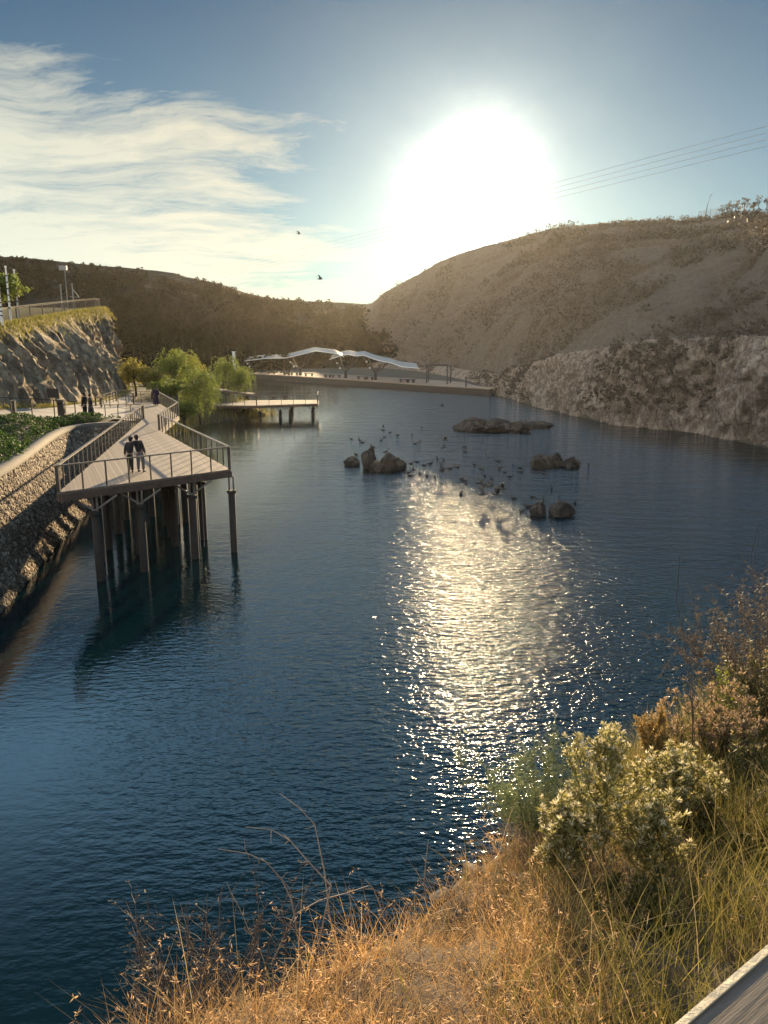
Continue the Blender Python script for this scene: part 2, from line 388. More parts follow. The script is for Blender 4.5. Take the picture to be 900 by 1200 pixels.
    glc = t.mix(1., (1., .93, .74), t.n('ShaderNodeCombineColor', {0: gl, 1: gl, 2: gl}).outputs[0], 'MULTIPLY')
    col = t.mix(1., col, glc, 'ADD')
    bg = t.n('ShaderNodeBackground', {'Color': t.mix(1., col, (.80, .80, .80), 'MULTIPLY'), 'Strength': .05}).outputs[0]
    t.n('ShaderNodeOutputWorld', {'Surface': bg})
make_world()

HAZE_D = .00004
def make_haze():
    m = bpy.data.materials.new('haze_air'); t = NT(m)
    v = t.n('ShaderNodeVolumePrincipled', {'Color': (1., .94, .84, 1), 'Density': HAZE_D, 'Anisotropy': .74}).outputs[0]
    o = t.n('ShaderNodeOutputMaterial'); t.t.links.new(v, o.inputs['Volume'])
    b = MB().box((60, 140, 29.5), (760, 800, 75)).build('haze', m); tag(b, kind='stuff')
make_haze()

sc.view_settings.view_transform = 'Standard'; sc.view_settings.look = 'None'
sc.view_settings.exposure = 1.6; sc.view_settings.gamma = 1
cy = sc.cycles
cy.use_denoising = True; cy.max_bounces = 6; cy.diffuse_bounces = 2; cy.glossy_bounces = 3; cy.transmission_bounces = 3
cy.volume_bounces = 1; cy.transparent_max_bounces = 6; cy.caustics_reflective = False; cy.caustics_refractive = False
cy.sample_clamp_direct = 48.0; cy.sample_clamp_indirect = 3.0; cy.volume_step_rate = 4

# ------------------------------------------------------------------ setting: terrain, water
LAKE = [(45, -60), (44, 30), (40, 50), (37, 59.8), (35.6, 70.8), (34, 80.4), (31.2, 85), (27, 90), (23, 110), (21.2, 128), (19.3, 140),
        (8, 147.4), (-9.2, 169), (-35.6, 197.6), (-41, 190), (-37, 160), (-28, 127), (-20, 114), (-14.8, 102.5), (-21.2, 91), (-22, 79),
        (-22.5, 65), (-19, 52), (-17.3, 42), (-16.1, 34), (-14.6, 27), (-12.5, 12), (-12, -60)]
def sdist(X, Y, poly):
    """signed distance to a polygon, negative inside"""
    P = np.array(poly, float); Q = np.roll(P, -1, 0)
    D = np.full(X.shape, 1e9); ins = np.zeros(X.shape, bool)
    for (ax, ay), (bx, by) in zip(P, Q):
        dx, dy = bx-ax, by-ay; t = np.clip(((X-ax)*dx+(Y-ay)*dy)/(dx*dx+dy*dy), 0, 1)
        D = np.minimum(D, np.hypot(X-ax-t*dx, Y-ay-t*dy))
        c = ((ay > Y) != (by > Y)); ins ^= c & (X < (bx-ax)*(Y-ay)/((by-ay) if by != ay else 1e-9)+ax)
    return np.where(ins, -D, D)
def noise_arr(X, Y, s, o=4, z=0.):
    return np.array([fbm(Vector((x*s, y*s, z)), o) for x, y in zip(X.ravel(), Y.ravel())]).reshape(X.shape)

def build_terrain():
    xs = np.arange(-110, 120.1, 1.6); ys = np.arange(-60, 270.1, 1.6)
    X, Y = np.meshgrid(xs, ys); D = sdist(X, Y, LAKE)
    wl = np.clip((-12-X)/6, 0, 1)*np.clip((128-Y)/20, 0, 1)
    cap = 1.05+2.45*wl
    N = noise_arr(X, Y, .12)
    Z = np.where(D > 0, np.minimum(cap, .42*D)+.25*N*np.clip(D/3, 0, 1)*(1-.8*(1-wl)), np.maximum(-5, .45*D)-.1)
    tag(link('terrain', grid_mesh('terrain', np.stack([X, Y, Z], -1)), MAT['terrain'], smooth=True), kind='structure')
    g = MB().add([(-318, -258, -5.5), (438, -258, -5.5), (438, 538, -5.5), (-318, 538, -5.5)], [(0, 1, 2, 3)]).build('ground', MAT['terrain'])
    tag(g, kind='structure')
    w = MB().add([(-60, -58, 0), (60, -58, 0), (60, 215, 0), (-60, 215, 0)], [(0, 1, 2, 3)]).build('water', MAT['water'])
    tag(w, kind='structure')
build_terrain()

# ------------------------------------------------------------------ hills
RIDGE_PX = [420, 435, 450, 470, 490, 510, 540, 560, 590, 620, 650, 700, 760, 820, 850, 900, 1000, 1100, 1400]
RIDGE_PY = [362, 356, 343, 332, 322, 309, 297, 291, 283, 275, 267, 262, 260, 258, 253, 250, 248, 250, 262]
RIDGE_Y = [395, 375, 350, 318, 292, 272, 254, 249, 247, 246, 243, 235, 221, 203, 194, 180, 158, 140, 95]
def ridge_pt(px):
    return at_y(px, np.interp(px, RIDGE_PX, RIDGE_PY), np.interp(px, RIDGE_PX, RIDGE_Y))
def build_right_hill():
    pxs = np.concatenate([np.arange(425, 560, 4.), np.arange(560, 950, 1.6), np.arange(950, 1400, 8)])
    bx = [420, 470, 500, 545, 575, 600, 640, 720, 780, 830, 900, 1000, 1200, 1400]
    bY = [245, 225, 205, 166, 141.5, 128.3, 109.8, 90.1, 85, 80.4, 70.8, 59.8, 47, 34]
    bz = [1, 1, 1, .9, .2, 0, 0, 0, 0, 0, 0, 0, 0, 0]
    hc = np.interp(pxs, [420, 545, 575, 600, 640, 720, 900, 1400], [1.5, 2.0, 3.0, 5.0, 7.5, 9.4, 10.4, 11])
    cols = []; green = []
    for i, px in enumerate(pxs):
        Y = np.interp(px, bx, bY); z0 = np.interp(px, bx, bz)
        B = Vector((x_at(px, Y, z0), Y, z0)); Rg = ridge_pt(px)
        dirh = Vector((Rg.x-B.x, Rg.y-B.y, 0)); Lh = dirh.length; dirh /= Lh
        out = Vector((.62, .78, 0)).lerp(dirh, .35).normalized()
        col = [B-out*4+Vector((0, 0, -2.6))]; gr = [0.]
        sb = 4.2; hcx = hc[i]
        for t in np.linspace(0, 1, 44):                       # rock face above the water
            tt = t**.8
            col.append(B+out*sb*(t**1.5)+Vector((0, 0, hcx*tt))); gr.append(.05+.25*t**3)
        T = col[-1].copy(); Tz = T.z
        for t in np.linspace(0, 1, 92)[1:]:                   # slope up to the ridge
            p = T.lerp(Vector((Rg.x, Rg.y, T.z)), t)
            bench = .05*min(1, t/.05)
            e = t*(1.25-.25*t) if px > 640 else t
            zf = max(0., (e-bench)/(1-.05))
            p.z = Tz+(Rg.z-Tz)*zf
            col.append(p); gr.append(.62+.3*min(1, t*3))
        for q in (6, 15, 30, 60, 120, 160):
            col.append(Rg+out*q+Vector((0, 0, -(q*.10+(q/60)**2*3)))); gr.append(.9)
        n = Vector((-.62, -.70, .3))
        c2 = []
        for k, p in enumerate(col):
            if 1 <= k < 45:
                t = k/45
                a = 1.8*fbm(p*.13, 4)+1.1*fbm(Vector((p.x*.45, p.y*.45, p.z*.5)), 5)+.7*fbm(p*1.3, 4)
                a *= min(1, hcx/6)*(.55+.45*math.sin(math.pi*min(1, t*1.1)))
            elif 45 <= k < 136:
                t = (k-45)/91
                gul = abs(fbm(Vector((p.x*.035+p.y*.02, p.y*.045-p.x*.02, p.z*.012)), 4)); a = (3.0*fbm(p*.028, 4)+1.5*fbm(p*.12, 5)-3.4*max(0, .22-gul)/.22+1.2*math.sin(p.z*.55+3*fbm(p*.03, 2))*.4)*math.sin(math.pi*min(1, t*.96+.06))+.5*fbm(p*.6, 4)
                oc = math.exp(-((px-925)/55)**2-((t-.50)/.20)**2)
                if oc > .02:
                    a += oc*(3.5+3.0*abs(fbm(Vector((p.x*.1, p.y*.1, p.z*.35)), 4))); gr[k] -= oc*.8
                gl = math.exp(-((px-905)/26)**2-((t-.04)/.1)**2)
                a -= gl*2.0
            else: a = .25*fbm(p*.3, 3)
            c2.append(tuple(p+n*a))
        cols.append(c2); green.append(gr)
    P = np.array(cols).transpose(1, 0, 2)
    me = grid_mesh('quarry_hill', P); attr(me, 'green', np.array(green).T)
    tag(link('quarry_hill', me, MAT['hill'], smooth=True), kind='structure')
    return P
HILL_P = build_right_hill()

def build_far_hill():
    pxs = np.arange(-420, 640, 4.)
    rx = [-420, -200, 0, 30, 60, 100, 140, 190, 205, 220, 260, 290, 320, 360, 400, 435, 480, 640]
    ry = [296, 298, 301, 302, 305, 310, 313, 318, 320, 325, 333, 344, 350, 353, 354.5, 357, 362, 372]
    cols = []; green = []
    for px in pxs:
        Y0 = np.interp(px, [-420, 0, 300, 640], [205, 212, 222, 262]); B = Vector((x_at(px, Y0, .6), Y0, .6))
        Yr = np.interp(px, [-420, 0, 300, 640], [330, 375, 430, 470]); Rg = at_y(px, np.interp(px, rx, ry), Yr)
        out = Vector((B.x*.3, B.y, 0)).normalized()
        col = [B-out*6+Vector((0, 0, -2))]; gr = [1.]
        for t in np.linspace(0, 1, 70):
            p = B.lerp(Vector((Rg.x, Rg.y, B.z)), t)
            # two terraces cut into the old quarry side
            e = t+.06*math.sin(t*2*math.pi*2)
            p.z = B.z+(Rg.z-B.z)*max(0, min(1, e))
            a = 2.8*fbm(p*.03, 4)*math.sin(math.pi*min(1, t*.97))+.7*fbm(p*.15, 4)
            if t > .97: a = .35*fbm(p*.12, 3)
            p += Vector((0, -.75, .6))*a
            col.append(p); gr.append(1.0-.55*max(0, fbm(Vector((p.x*.02, p.y*.02, 4)), 3))*(1 if t < .95 else .3))
        for q in (10, 40, 120): col.append(Rg+out*q+Vector((0, 0, -q*.15))); gr.append(1.)
        cols.append([tuple(c) for c in col]); green.append(gr)
    P = np.array(cols).transpose(1, 0, 2); me = grid_mesh('far_hill', P); attr(me, 'green', np.array(green).T)
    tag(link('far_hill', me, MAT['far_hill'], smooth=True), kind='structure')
    return P
FAR_P = build_far_hill()

def clump_quads(centres, radii, per, leaf, flat=.8):
    """loose leaf quads filling ellipsoids: (n*per,4,3)"""
    n = len(centres); c = np.repeat(np.asarray(centres), per, 0); r = np.repeat(np.asarray(radii), per)
    u = RNG.normal(size=(n*per, 3)); u /= np.linalg.norm(u, axis=1, keepdims=True)
    rad = RNG.uniform(.35, 1, n*per)**.6
    p = c+u*(rad*r)[:, None]*np.array([1, 1, flat])
    a = RNG.normal(size=(n*per, 3)); a /= np.linalg.norm(a, axis=1, keepdims=True)
    b = np.cross(a, RNG.normal(size=(n*per, 3))); b /= np.linalg.norm(b, axis=1, keepdims=True)
    L = (leaf*RNG.uniform(.6, 1.4, n*per))*(r**.5)
    a *= L[:, None]*.5; b *= L[:, None]*.32
    return np.stack([p-a, p-b, p+a, p+b], 1)

def build_hill_growth():
    # wood on the far hill: one mass nobody could count
    r, c, _ = FAR_P.shape; cen = []; rad = []
    while len(cen) < 4600:
        i = int(RNG.integers(2, r-4)); j = int(RNG.integers(0, c))
        p = Vector(FAR_P[i, j]); t = i/(r-4)
        if fbm(Vector((p.x*.025, p.y*.025, 9)), 3)+.25*(1-t) < -.12: continue
        s = RNG.uniform(1.5, 3.4)*(1.15 if t < .4 else .85)*(.45 if t > .93 else 1)
        cen.append((p.x+RNG.uniform(-2, 2), p.y+RNG.uniform(-1, 1), p.z+s*.55)); rad.append(s)
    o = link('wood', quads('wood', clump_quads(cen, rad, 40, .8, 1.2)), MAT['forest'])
    tag(o, 'dark wood covering the slope of the hill across the lake', 'woodland', kind='stuff')
    # low dry scrub on the quarry hill
    r, c, _ = HILL_P.shape; cen = []; rad = []
    while len(cen) < 3600:
        i = int(4+(RNG.random()**.75)*(r-11)); j = int(RNG.integers(0, c))
        p = Vector(HILL_P[i, j])
        if fbm(Vector((p.x*.05, p.y*.05, 3)), 3) < -.1: continue
        s = RNG.uniform(.25, .9)*(1.0+.004*p.y)*(.55 if i < 46 else 1)
        cen.append((p.x+RNG.uniform(-1, 1), p.y+RNG.uniform(-1, 1), p.z+s*.3)); rad.append(s)
    o = link('scrub', quads('scrub', clump_quads(cen, rad, 30, .42, .8)), MAT['bush_brown'])
    tag(o, 'low brown scrub scattered over the quarry hillside', 'scrub', kind='stuff')
build_hill_growth()

# ------------------------------------------------------------------ left bank: stone wall, planting bed, path, cliff
def resample(pts, n):
    P = np.array([tuple(p) for p in pts], float); s = np.concatenate([[0], np.cumsum(np.linalg.norm(np.diff(P, axis=0), axis=1))])
    u = np.linspace(0, s[-1], n)
    return np.stack([np.interp(u, s, P[:, k]) for k in range(3)], 1)
def smooth_line(pts, n, it=3):
    P = np.array([tuple(p) for p in pts], float)
    for _ in range(it):
        Q = [P[0]]
        for a, b in zip(P[:-1], P[1:]): Q += [a*.75+b*.25, a*.25+b*.75]
        Q.append(P[-1]); P = np.array(Q)
    return resample(P, n)
COPE = smooth_line([(-13.6, 8, 4.3), (-14.6, 20, 4.3), (-16.3, 32.1, 4.3), (-17.8, 38.5, 4.3), (-19.6, 45.5, 4.3), (-20.2, 49.6, 4.3), (-19.2, 51.6, 4.3), (-17.4, 52.6, 4.2)], 60)
BASE = smooth_line([(-11.4, 8, -1.0), (-12.7, 20, -1.0), (-14.0, 27.5, -1.0), (-15.3, 34, -1.0), (-16.1, 38.6, -1.0), (-16.8, 43, -1.0), (-17.2, 47, -1.0), (-16.6, 50, -1.0)], 60)
def build_wall():
    t = thing('retaining_wall', 'battered rubble stone retaining wall along the left shore under the deck', 'wall', (-17, 36, 0))
    P = []
    n1 = 900; A = resample(COPE, n1); B = resample(BASE, n1)
    for k in np.linspace(0, 1, 120): P.append(B*(1-k)+A*k+np.array([0, 0, -.1*k]))
    me = grid_mesh('stone_face', np.array(P)); link('stone_face', me, MAT['stone_wall'], t, True)
    # coping: a flat concrete band along the top
    C0 = COPE+np.array([.06, 0, 0]); d = np.gradient(COPE, axis=0); nrm = np.stack([-d[:, 1], d[:, 0], 0*d[:, 0]], 1)
    nrm /= np.linalg.norm(nrm, axis=1, keepdims=True); C1 = COPE+nrm*.55
    up = np.array([0, 0, .14]); lo = np.array([0, 0, -.12])
    link('coping', grid_mesh('coping', np.array([C0+lo, C0+up, C1+up, C1+lo])), MAT['concrete_pale'], t)
build_wall()
d_ = np.gradient(COPE, axis=0); nr_ = np.stack([-d_[:, 1], d_[:, 0], 0*d_[:, 0]], 1); nr_ /= np.linalg.norm(nr_, axis=1, keepdims=True)
COPE_IN = COPE+nr_*.5

PATH_A = smooth_line([(-23, 8, 6.0), (-25.4, 30, 5.8), (-25.2, 41, 5.5), (-23.95, 48.0, 5.2), (-22.7, 52.0, 4.7), (-21.4, 54.6, 4.3), (-20.0, 56.4, 4.05), (-18.6, 57.6, 3.95)], 70)
PATH_B = smooth_line([(-26, 8, 6.0), (-28.4, 30, 5.8), (-28.2, 44, 5.5), (-26.9, 54, 5.2), (-25.5, 63.8, 4.4), (-26.4, 74, 4.1), (-28.0, 85, 4.0), (-33, 100, 4.0)], 70)
def build_left_bank():
    # planting bed
    a = resample(COPE_IN[:58], 60); b = resample(PATH_A[:69], 60); P = []
    for k in np.linspace(0, 1, 14):
        L = a*(1-k)+b*k; L[:, 2] += .5*math.sin(math.pi*k)*(.6+.4*np.sin(np.arange(60)*.7))+(-.08 if k in (0., 1.) else 0)
        P.append(L)
    BED = np.array(P)
    tag(link('planting_bed', grid_mesh('planting_bed', BED), MAT['terrain'], smooth=True), kind='structure')
    # path
    P = [PATH_A*(1-k)+PATH_B*k for k in np.linspace(0, 1, 6)]
    tag(link('path', grid_mesh('path', np.array(P)), MAT['paving'], smooth=True), kind='structure')
    return BED
BED = build_left_bank()

TOP = smooth_line([(-27, 8, 8.0), (-29.2, 34, 9.2), (-29.4, 50, 10.3), (-29.3, 60, 10.72), (-30.95, 70, 11.44), (-32.6, 80, 12.14), (-34.2, 92, 13.0), (-34.8, 101, 13.6), (-40, 112, 13.6), (-58, 124, 13.5)], 90, 2)
CB = smooth_line([(-25.9, 8, 5.9), (-28.2, 30, 5.6), (-28.0, 44, 5.3), (-26.7, 54, 5.0), (-25.6, 63.8, 4.2), (-26.8, 74, 3.8), (-28.2, 84, 3.6), (-31.5, 96, 3.2), (-40, 116, 1.8), (-58, 130, .6)], 90, 2)
def build_cliff():
    n = 420; A = resample(CB, n); B = resample(TOP, n); rows = 110; P = np.zeros((rows, n, 3)); G = np.zeros((rows, n))
    for r in range(rows):
        k = r/(rows-1)
        for i in range(n):
            p = Vector(A[i]*(1-k)+B[i]*k); p.z = A[i][2]+(B[i][2]-A[i][2])*(k**.9)
            s = i/n
            env = math.sin(math.pi*min(1, k*.93+.05))
            q = Vector((p.x*.30+p.z*.16, p.y*.30+p.z*.05, p.z*.07))     # near-vertical ribs leaning right
            rib = abs(fbm(q*1.0, 4)); rib2 = fbm(q*2.9+Vector((3, 1, 0)), 4)
            crk = abs(fbm(Vector((p.x*.9+p.z*.5, p.y*.9, p.z*.22)), 4)); a = (1.8*(rib-.25)+.9*rib2-.9*max(0, .16-crk)*4*.4+.28*fbm(Vector((p.x*2.2+p.z, p.y*2.2, p.z*.8)), 4))*env
            p += Vector((.98, .02, .1))*a
            P[r, i] = p
            G[r, i] = max(0, (k-.52)*1.6)+(.55 if k > .94 else 0)-.65*max(0, min(1, (p.y-66)/6))*(1 if k < .97 else .4)+.16*fbm(p*.4, 3)
    me = grid_mesh('cliff', P); attr(me, 'green', G)
    tag(link('cliff', me, MAT['cliff'], smooth=True), kind='structure')
    # flat ground on top
    T = P[-1]; L = [T]
    for q in (.6, 1.5, 3, 6, 12, 25, 60):
        row = T.copy(); row[:, 0] -= q; row[:, 1] += .0; row[:, 2] = T[:, 2]*.0+B[:, 2]+.05+min(q, 8)*.02; L.append(row)
    me = grid_mesh('plateau', np.array(L)); attr(me, 'green', np.full((len(L), n), 1.0))
    tag(link('plateau', me, MAT['cliff'], smooth=True), kind='structure')
build_cliff()

# ------------------------------------------------------------------ railings
def along(pts, spacing):
    """points every `spacing` along a polyline, corners kept"""
    out = []
    for a, b in zip(pts[:-1], pts[1:]):
        a = Vector(a); b = Vector(b); n = max(1, round((b-a).length/spacing))
        out += [a.lerp(b, k/n) for k in range(n)]
    return out+[Vector(pts[-1])]
POST_CACHE = {}
def railing(parent, pts, h=1.05, spacing=1.2, rail=(.12, .05), mat_rail='handrail', corner=True, wires=3):
    pts = [Vector(p) for p in pts]
    m = MB()
    for a, b in zip(pts[:-1], pts[1:]):
        m.bar(a+Vector((0, 0, h)), b+Vector((0, 0, h)), *rail)
    for p in pts[1:-1]: m.box(p+Vector((0, 0, h+.002)), (rail[0], rail[0], rail[1]))
    m.build('handrail', MAT[mat_rail], parent)
    up = Vector((0, 0, 1))
    cs = [Vector(p) for p in pts]
    for p in along(pts, spacing):
        big = corner and any((p-c).length < .01 for c in cs)
        w = .13 if big else .055
        o = MB().box(p+up*(h/2-.015), (w, w, h-.03)).build('railing_post', MAT['steel'], parent)
    if wires:
        m = MB()
        for k in range(1, wires+1):
            z = h*k/(wires+1)
            for a, b in zip(pts[:-1], pts[1:]): m.tube([a+up*z, b+up*z], .006, 4)
        m.build('cable_infill', MAT['steel'], parent)

# ------------------------------------------------------------------ the viewing deck on piles
DZ = 4.0
FL, FR, N1, N2, N3, BK, B2, B3, ML = [Vector(v) for v in ((-12.95, 29.93, DZ), (-7.17, 35.4, DZ), (-14.92, 50.99, DZ), (-16.21, 60.72, DZ), (-21.24, 72.9, DZ),
                                      (-26.0, 74.2, DZ), (-24.9, 67.0, DZ), (-22.0, 58.1, DZ), (-18.3, 58.6, DZ))]
def inset(p, c, d): return p+(c-p).normalized()*d
def build_deck():
    t = thing('viewing_deck', 'timber viewing deck on concrete piles jutting over the water at left', 'deck', (-14, 44, 0))
    poly = [FL, FR, N1, N2, N3, BK, B2, B3, ML]
    MAT['deck'] = M_planks('deck_planks', (.24, .18, .135), .16, R(-24))
    MB().prism(poly, DZ-.06, DZ).build('plank_floor', MAT['deck'], t)
    # edge beam all round
    m = MB(); n = len(poly); cen = Vector((-14, 48, DZ))
    for i in range(n):
        a, b = poly[i], poly[(i+1) % n]
        m.bar(a+Vector((0, 0, -.25)), b+Vector((0, 0, -.20)), .14, .274)
    m.build('edge_beam', MAT['rust'], t)
    for k in range(6):
        m = MB(); s = k/5.5; a = FL.lerp(ML, s)+Vector((0.1, 0, -.22)); b = (FR.lerp(N1, min(1, s*1.35)) if s < .75 else N1.lerp(N2, (s-.74)*3))+Vector((-.1, 0, -.22))
        m.bar(a, b, .18, .30).build('cross_beam', MAT['rust'], t)
    e = .10
    railing(t, [inset(p, cen, e) for p in (N3, N2, N1, FR, FL, ML, B3)], 1.05, 1.05, (.12, .05), wires=0)
    railing(t, [Vector((-24.6, 66.0, DZ)), Vector((-25.6, 74.0, DZ)), Vector((-21.6, 72.7, DZ))], 1.05, 1.3, (.12, .05))
    railing(t, [Vector((-24.0, 65.6, DZ)), Vector((-22.9, 70.8, DZ))], 1.05, 1.3, (.12, .05))
    # piles
    spots = [at_z(107, 693, 0), at_z(163, 672, 0), at_z(222, 654, 0), at_z(269, 655, 0)]
    spots = [Vector((-11.95, 31.0, 0)), Vector((-10.5, 32.3, 0)), Vector((-8.75, 34.3, 0)), Vector((-7.17, 35.45, 0))]
    for k in (.7, 1.2, 1.9, 2.6, 3.3, 4, 5):
        a = FL.lerp(ML, k*.155+.02)+Vector((.75, 0, 0)); b = FR.lerp(N1, min(1.0, k*.20))+Vector((-.9, .2, 0))
        spots += [a, a.lerp(b, .36), a.lerp(b, .7), b] if k < 2 else [a, a.lerp(b, .5), b] if k < 5 else [a, b]
    for i, p in enumerate(spots):
        x, y = p.x, p.y
        r = .16 if i == 3 else .18
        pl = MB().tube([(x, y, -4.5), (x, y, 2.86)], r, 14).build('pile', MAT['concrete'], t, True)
        MB().tube([(x, y, 2.86), (x, y, 3.0)], r+.06, 14).build('pile_cap', MAT['concrete'], pl, False)
        m = MB().tube([(x-.10, y, 3.0), (x-.10, y, 3.66)], .045, 6).tube([(x+.10, y, 3.0), (x+.10, y, 3.66)], .045, 6)
        if i != 3:
            for dx, dy in ((1.0, .3), (-1.0, -.3)): m.bar((x, y, 3.02), (x+dx*.85, y+dy*.85, 3.62), .07, .07)
        m.build('pile_bracket', MAT['pale_steel' if i < 4 else 'steel'], pl)
    for q in ((-11.55, 30.7, .35), (-9.9, 36.0, 1.2), (-9.4, 37.6, 1.6), (-8.45, 34.9, .4)):
        MB().tube([(q[0], q[1], q[2]), (q[0], q[1], 3.72)], .018, 6).build('drain_pipe', MAT['pale_steel'], t)
build_deck()

def build_path_fence():
    t = thing('path_railing', 'dark steel railing with thin handrail beside the lower cliff path', 'railing', (-23, 48, 5))
    A = [Vector(PATH_A[i])+Vector((-.2, 0, 0)) for i in range(18, 64, 5)]
    railing(t, A, 1.25, 1.6, (.07, .05), 'steel', False, 2)
build_path_fence()

def build_cliff_fence():
    t = thing('cliff_fence', 'long pale picket fence along the top edge of the left cliff', 'fence', (-31, 70, 11))
    pts = [Vector((p[0]-.9, p[1], p[2]+.06)) for p in resample(TOP, 60)[14:48]]
    m = MB()
    for a, b in zip(pts[:-1], pts[1:]):
        for z in (.12, 1.12): m.bar(a+Vector((0, 0, z)), b+Vector((0, 0, z)), .04, .05)
        n = max(1, int((b-a).length/.20))
        for k in range(n):
            q = a.lerp(b, k/n); m.box(q+Vector((0, 0, .62)), (.022, .022, 1.02))
    m.build('picket_panel', MAT['fence'], t)
    m = MB()
    for a, b in zip(pts[:-1], pts[1:]): m.bar(a+Vector((0, 0, 1.23)), b+Vector((0, 0, 1.23)), .09, .05)
    m.build('top_rail', MAT['fence'], t)
    m = MB()
    for a, b in zip(pts[:-1], pts[1:]): m.bar(a+Vector((.25, 0, -.05)), b+Vector((.25, 0, -.05)), .3, .16)
    m.build('plinth', MAT['concrete_pale'], t)
    for p in pts[::2]: MB().box(p+Vector((0, 0, .62)), (.09, .09, 1.24)).build('fence_post', MAT['fence'], t)
MAT['fence'] = M_basic('grey_fence_paint', (.05, .039, .033), .95, .2, 2)
build_cliff_fence()

# ------------------------------------------------------------------ second pier behind the willows
def build_pier():
    z = 1.75
    P = [Vector((-28.0, 97.0, z)), Vector((-15.86, 96.2, z)), Vector((-8.5, 99.0, z)), Vector((-8.9, 105.0, z)), Vector((-17.0, 104.5, z)), Vector((-28.0, 101.5, z))]
    t = thing('low_pier', 'low railed timber pier reaching into the lake behind the willow', 'pier', (-14, 100, 0))
    MAT['pier'] = M_planks('pier_planks', (.34, .25, .18), .18, R(80))
    MB().prism(P, z-.08, z).build('plank_floor', MAT['pier'], t)
    m = MB()
    for a, b in zip(P, P[1:]+P[:1]): m.bar(a+Vector((0, 0, -.22)), b+Vector((0, 0, -.22)), .14, .27)
    m.build('edge_beam', MAT['rust'], t)
    railing(t, [P[0], P[1], P[2], P[3], P[4], P[5]], 1.15, 1.6, (.10, .06), 'steel', True, 2)
    for x, y in ((-9.2, 99.6), (-9.5, 104.2), (-12.0, 98.6), (-12.4, 104.1), (-13.2, 98.2), (-15.6, 97.0), (-18.5, 97.2)):
        pl = MB().tube([(x, y, -3), (x, y, .85)], .22, 10).build('pile', MAT['concrete'], t, True)
        MB().tube([(x, y, .85), (x, y, 1.4)], .07, 6).bar((x, y, .9), (x+.8, y+.1, 1.42), .07, .07).bar((x, y, .9), (x-.8, y-.1, 1.42), .07, .07).build('pile_bracket', MAT['steel'], pl)
    # sloping walkway that comes down to it
    t2 = thing('ramp_walkway', 'sloping walkway with railings coming down through the willows to the low pier', 'walkway', (-24, 104, 0))
    a, b = Vector((-35, 106, 4.6)), Vector((-18.5, 107.8, 2.3)); w = Vector((.1, 1, 0))
    MB().add([a, b, b+w*2.4, a+w*2.4, a-Vector((0, 0, .25)), b-Vector((0, 0, .25)), b+w*2.4-Vector((0, 0, .25)), a+w*2.4-Vector((0, 0, .25))],
             [(0, 1, 2, 3), (7, 6, 5, 4), (0, 4, 5, 1), (1, 5, 6, 2), (2, 6, 7, 3), (3, 7, 4, 0)]).build('ramp_floor', MAT['concrete_pale'], t2)
    railing(t2, [a, b], 1.1, 1.8, (.08, .06), 'steel', False, 2)
    railing(t2, [a+w*2.3, b+w*2.3], 1.1, 1.8, (.08, .06), 'steel', False, 2)
    for k in (.25, .6, .95):
        p = a.lerp(b, k)+w*1.2; MB().tube([(p.x, p.y, -1), (p.x, p.y, p.z-.24)], .2, 8).build('pile', MAT['concrete'], t2)
build_pier()

# ------------------------------------------------------------------ stage with the two tent canopies
def stage_pt(px, back=0., z=1.25):
    f = [(285, 197.), (400, 168.3), (500, 146.8), (575, 136.)]
    Y = np.interp(px, [q[0] for q in f], [q[1] for q in f])+back
    return Vector((x_at(px, Y, z), Y, z))
def build_stage():
    front = [stage_pt(p) for p in (285, 320, 360, 400, 450, 500, 540, 574)]
    nb = Vector((.62, .78, 0))
    back = [p+nb*(13 if i < 6 else 5 if i == 6 else 2.5) for i, p in enumerate(front)]
    t = thing('lakeside_stage', 'long low paved stage on the far shore under the tent canopies', 'platform', tuple(front[3].xy)+(0,))
    MB().prism([p.xy for p in front]+[p.xy for p in back[::-1]], 1.11, 1.25).build('paved_floor', MAT['stage_paving'], t)
    m = MB()
    for a, b in zip(front[:-1], front[1:]):
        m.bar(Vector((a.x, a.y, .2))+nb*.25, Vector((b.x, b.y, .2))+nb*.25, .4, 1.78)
    m.build('quay_wall', MAT['concrete'], t)
    return front, nb
STAGE, NB = build_stage()

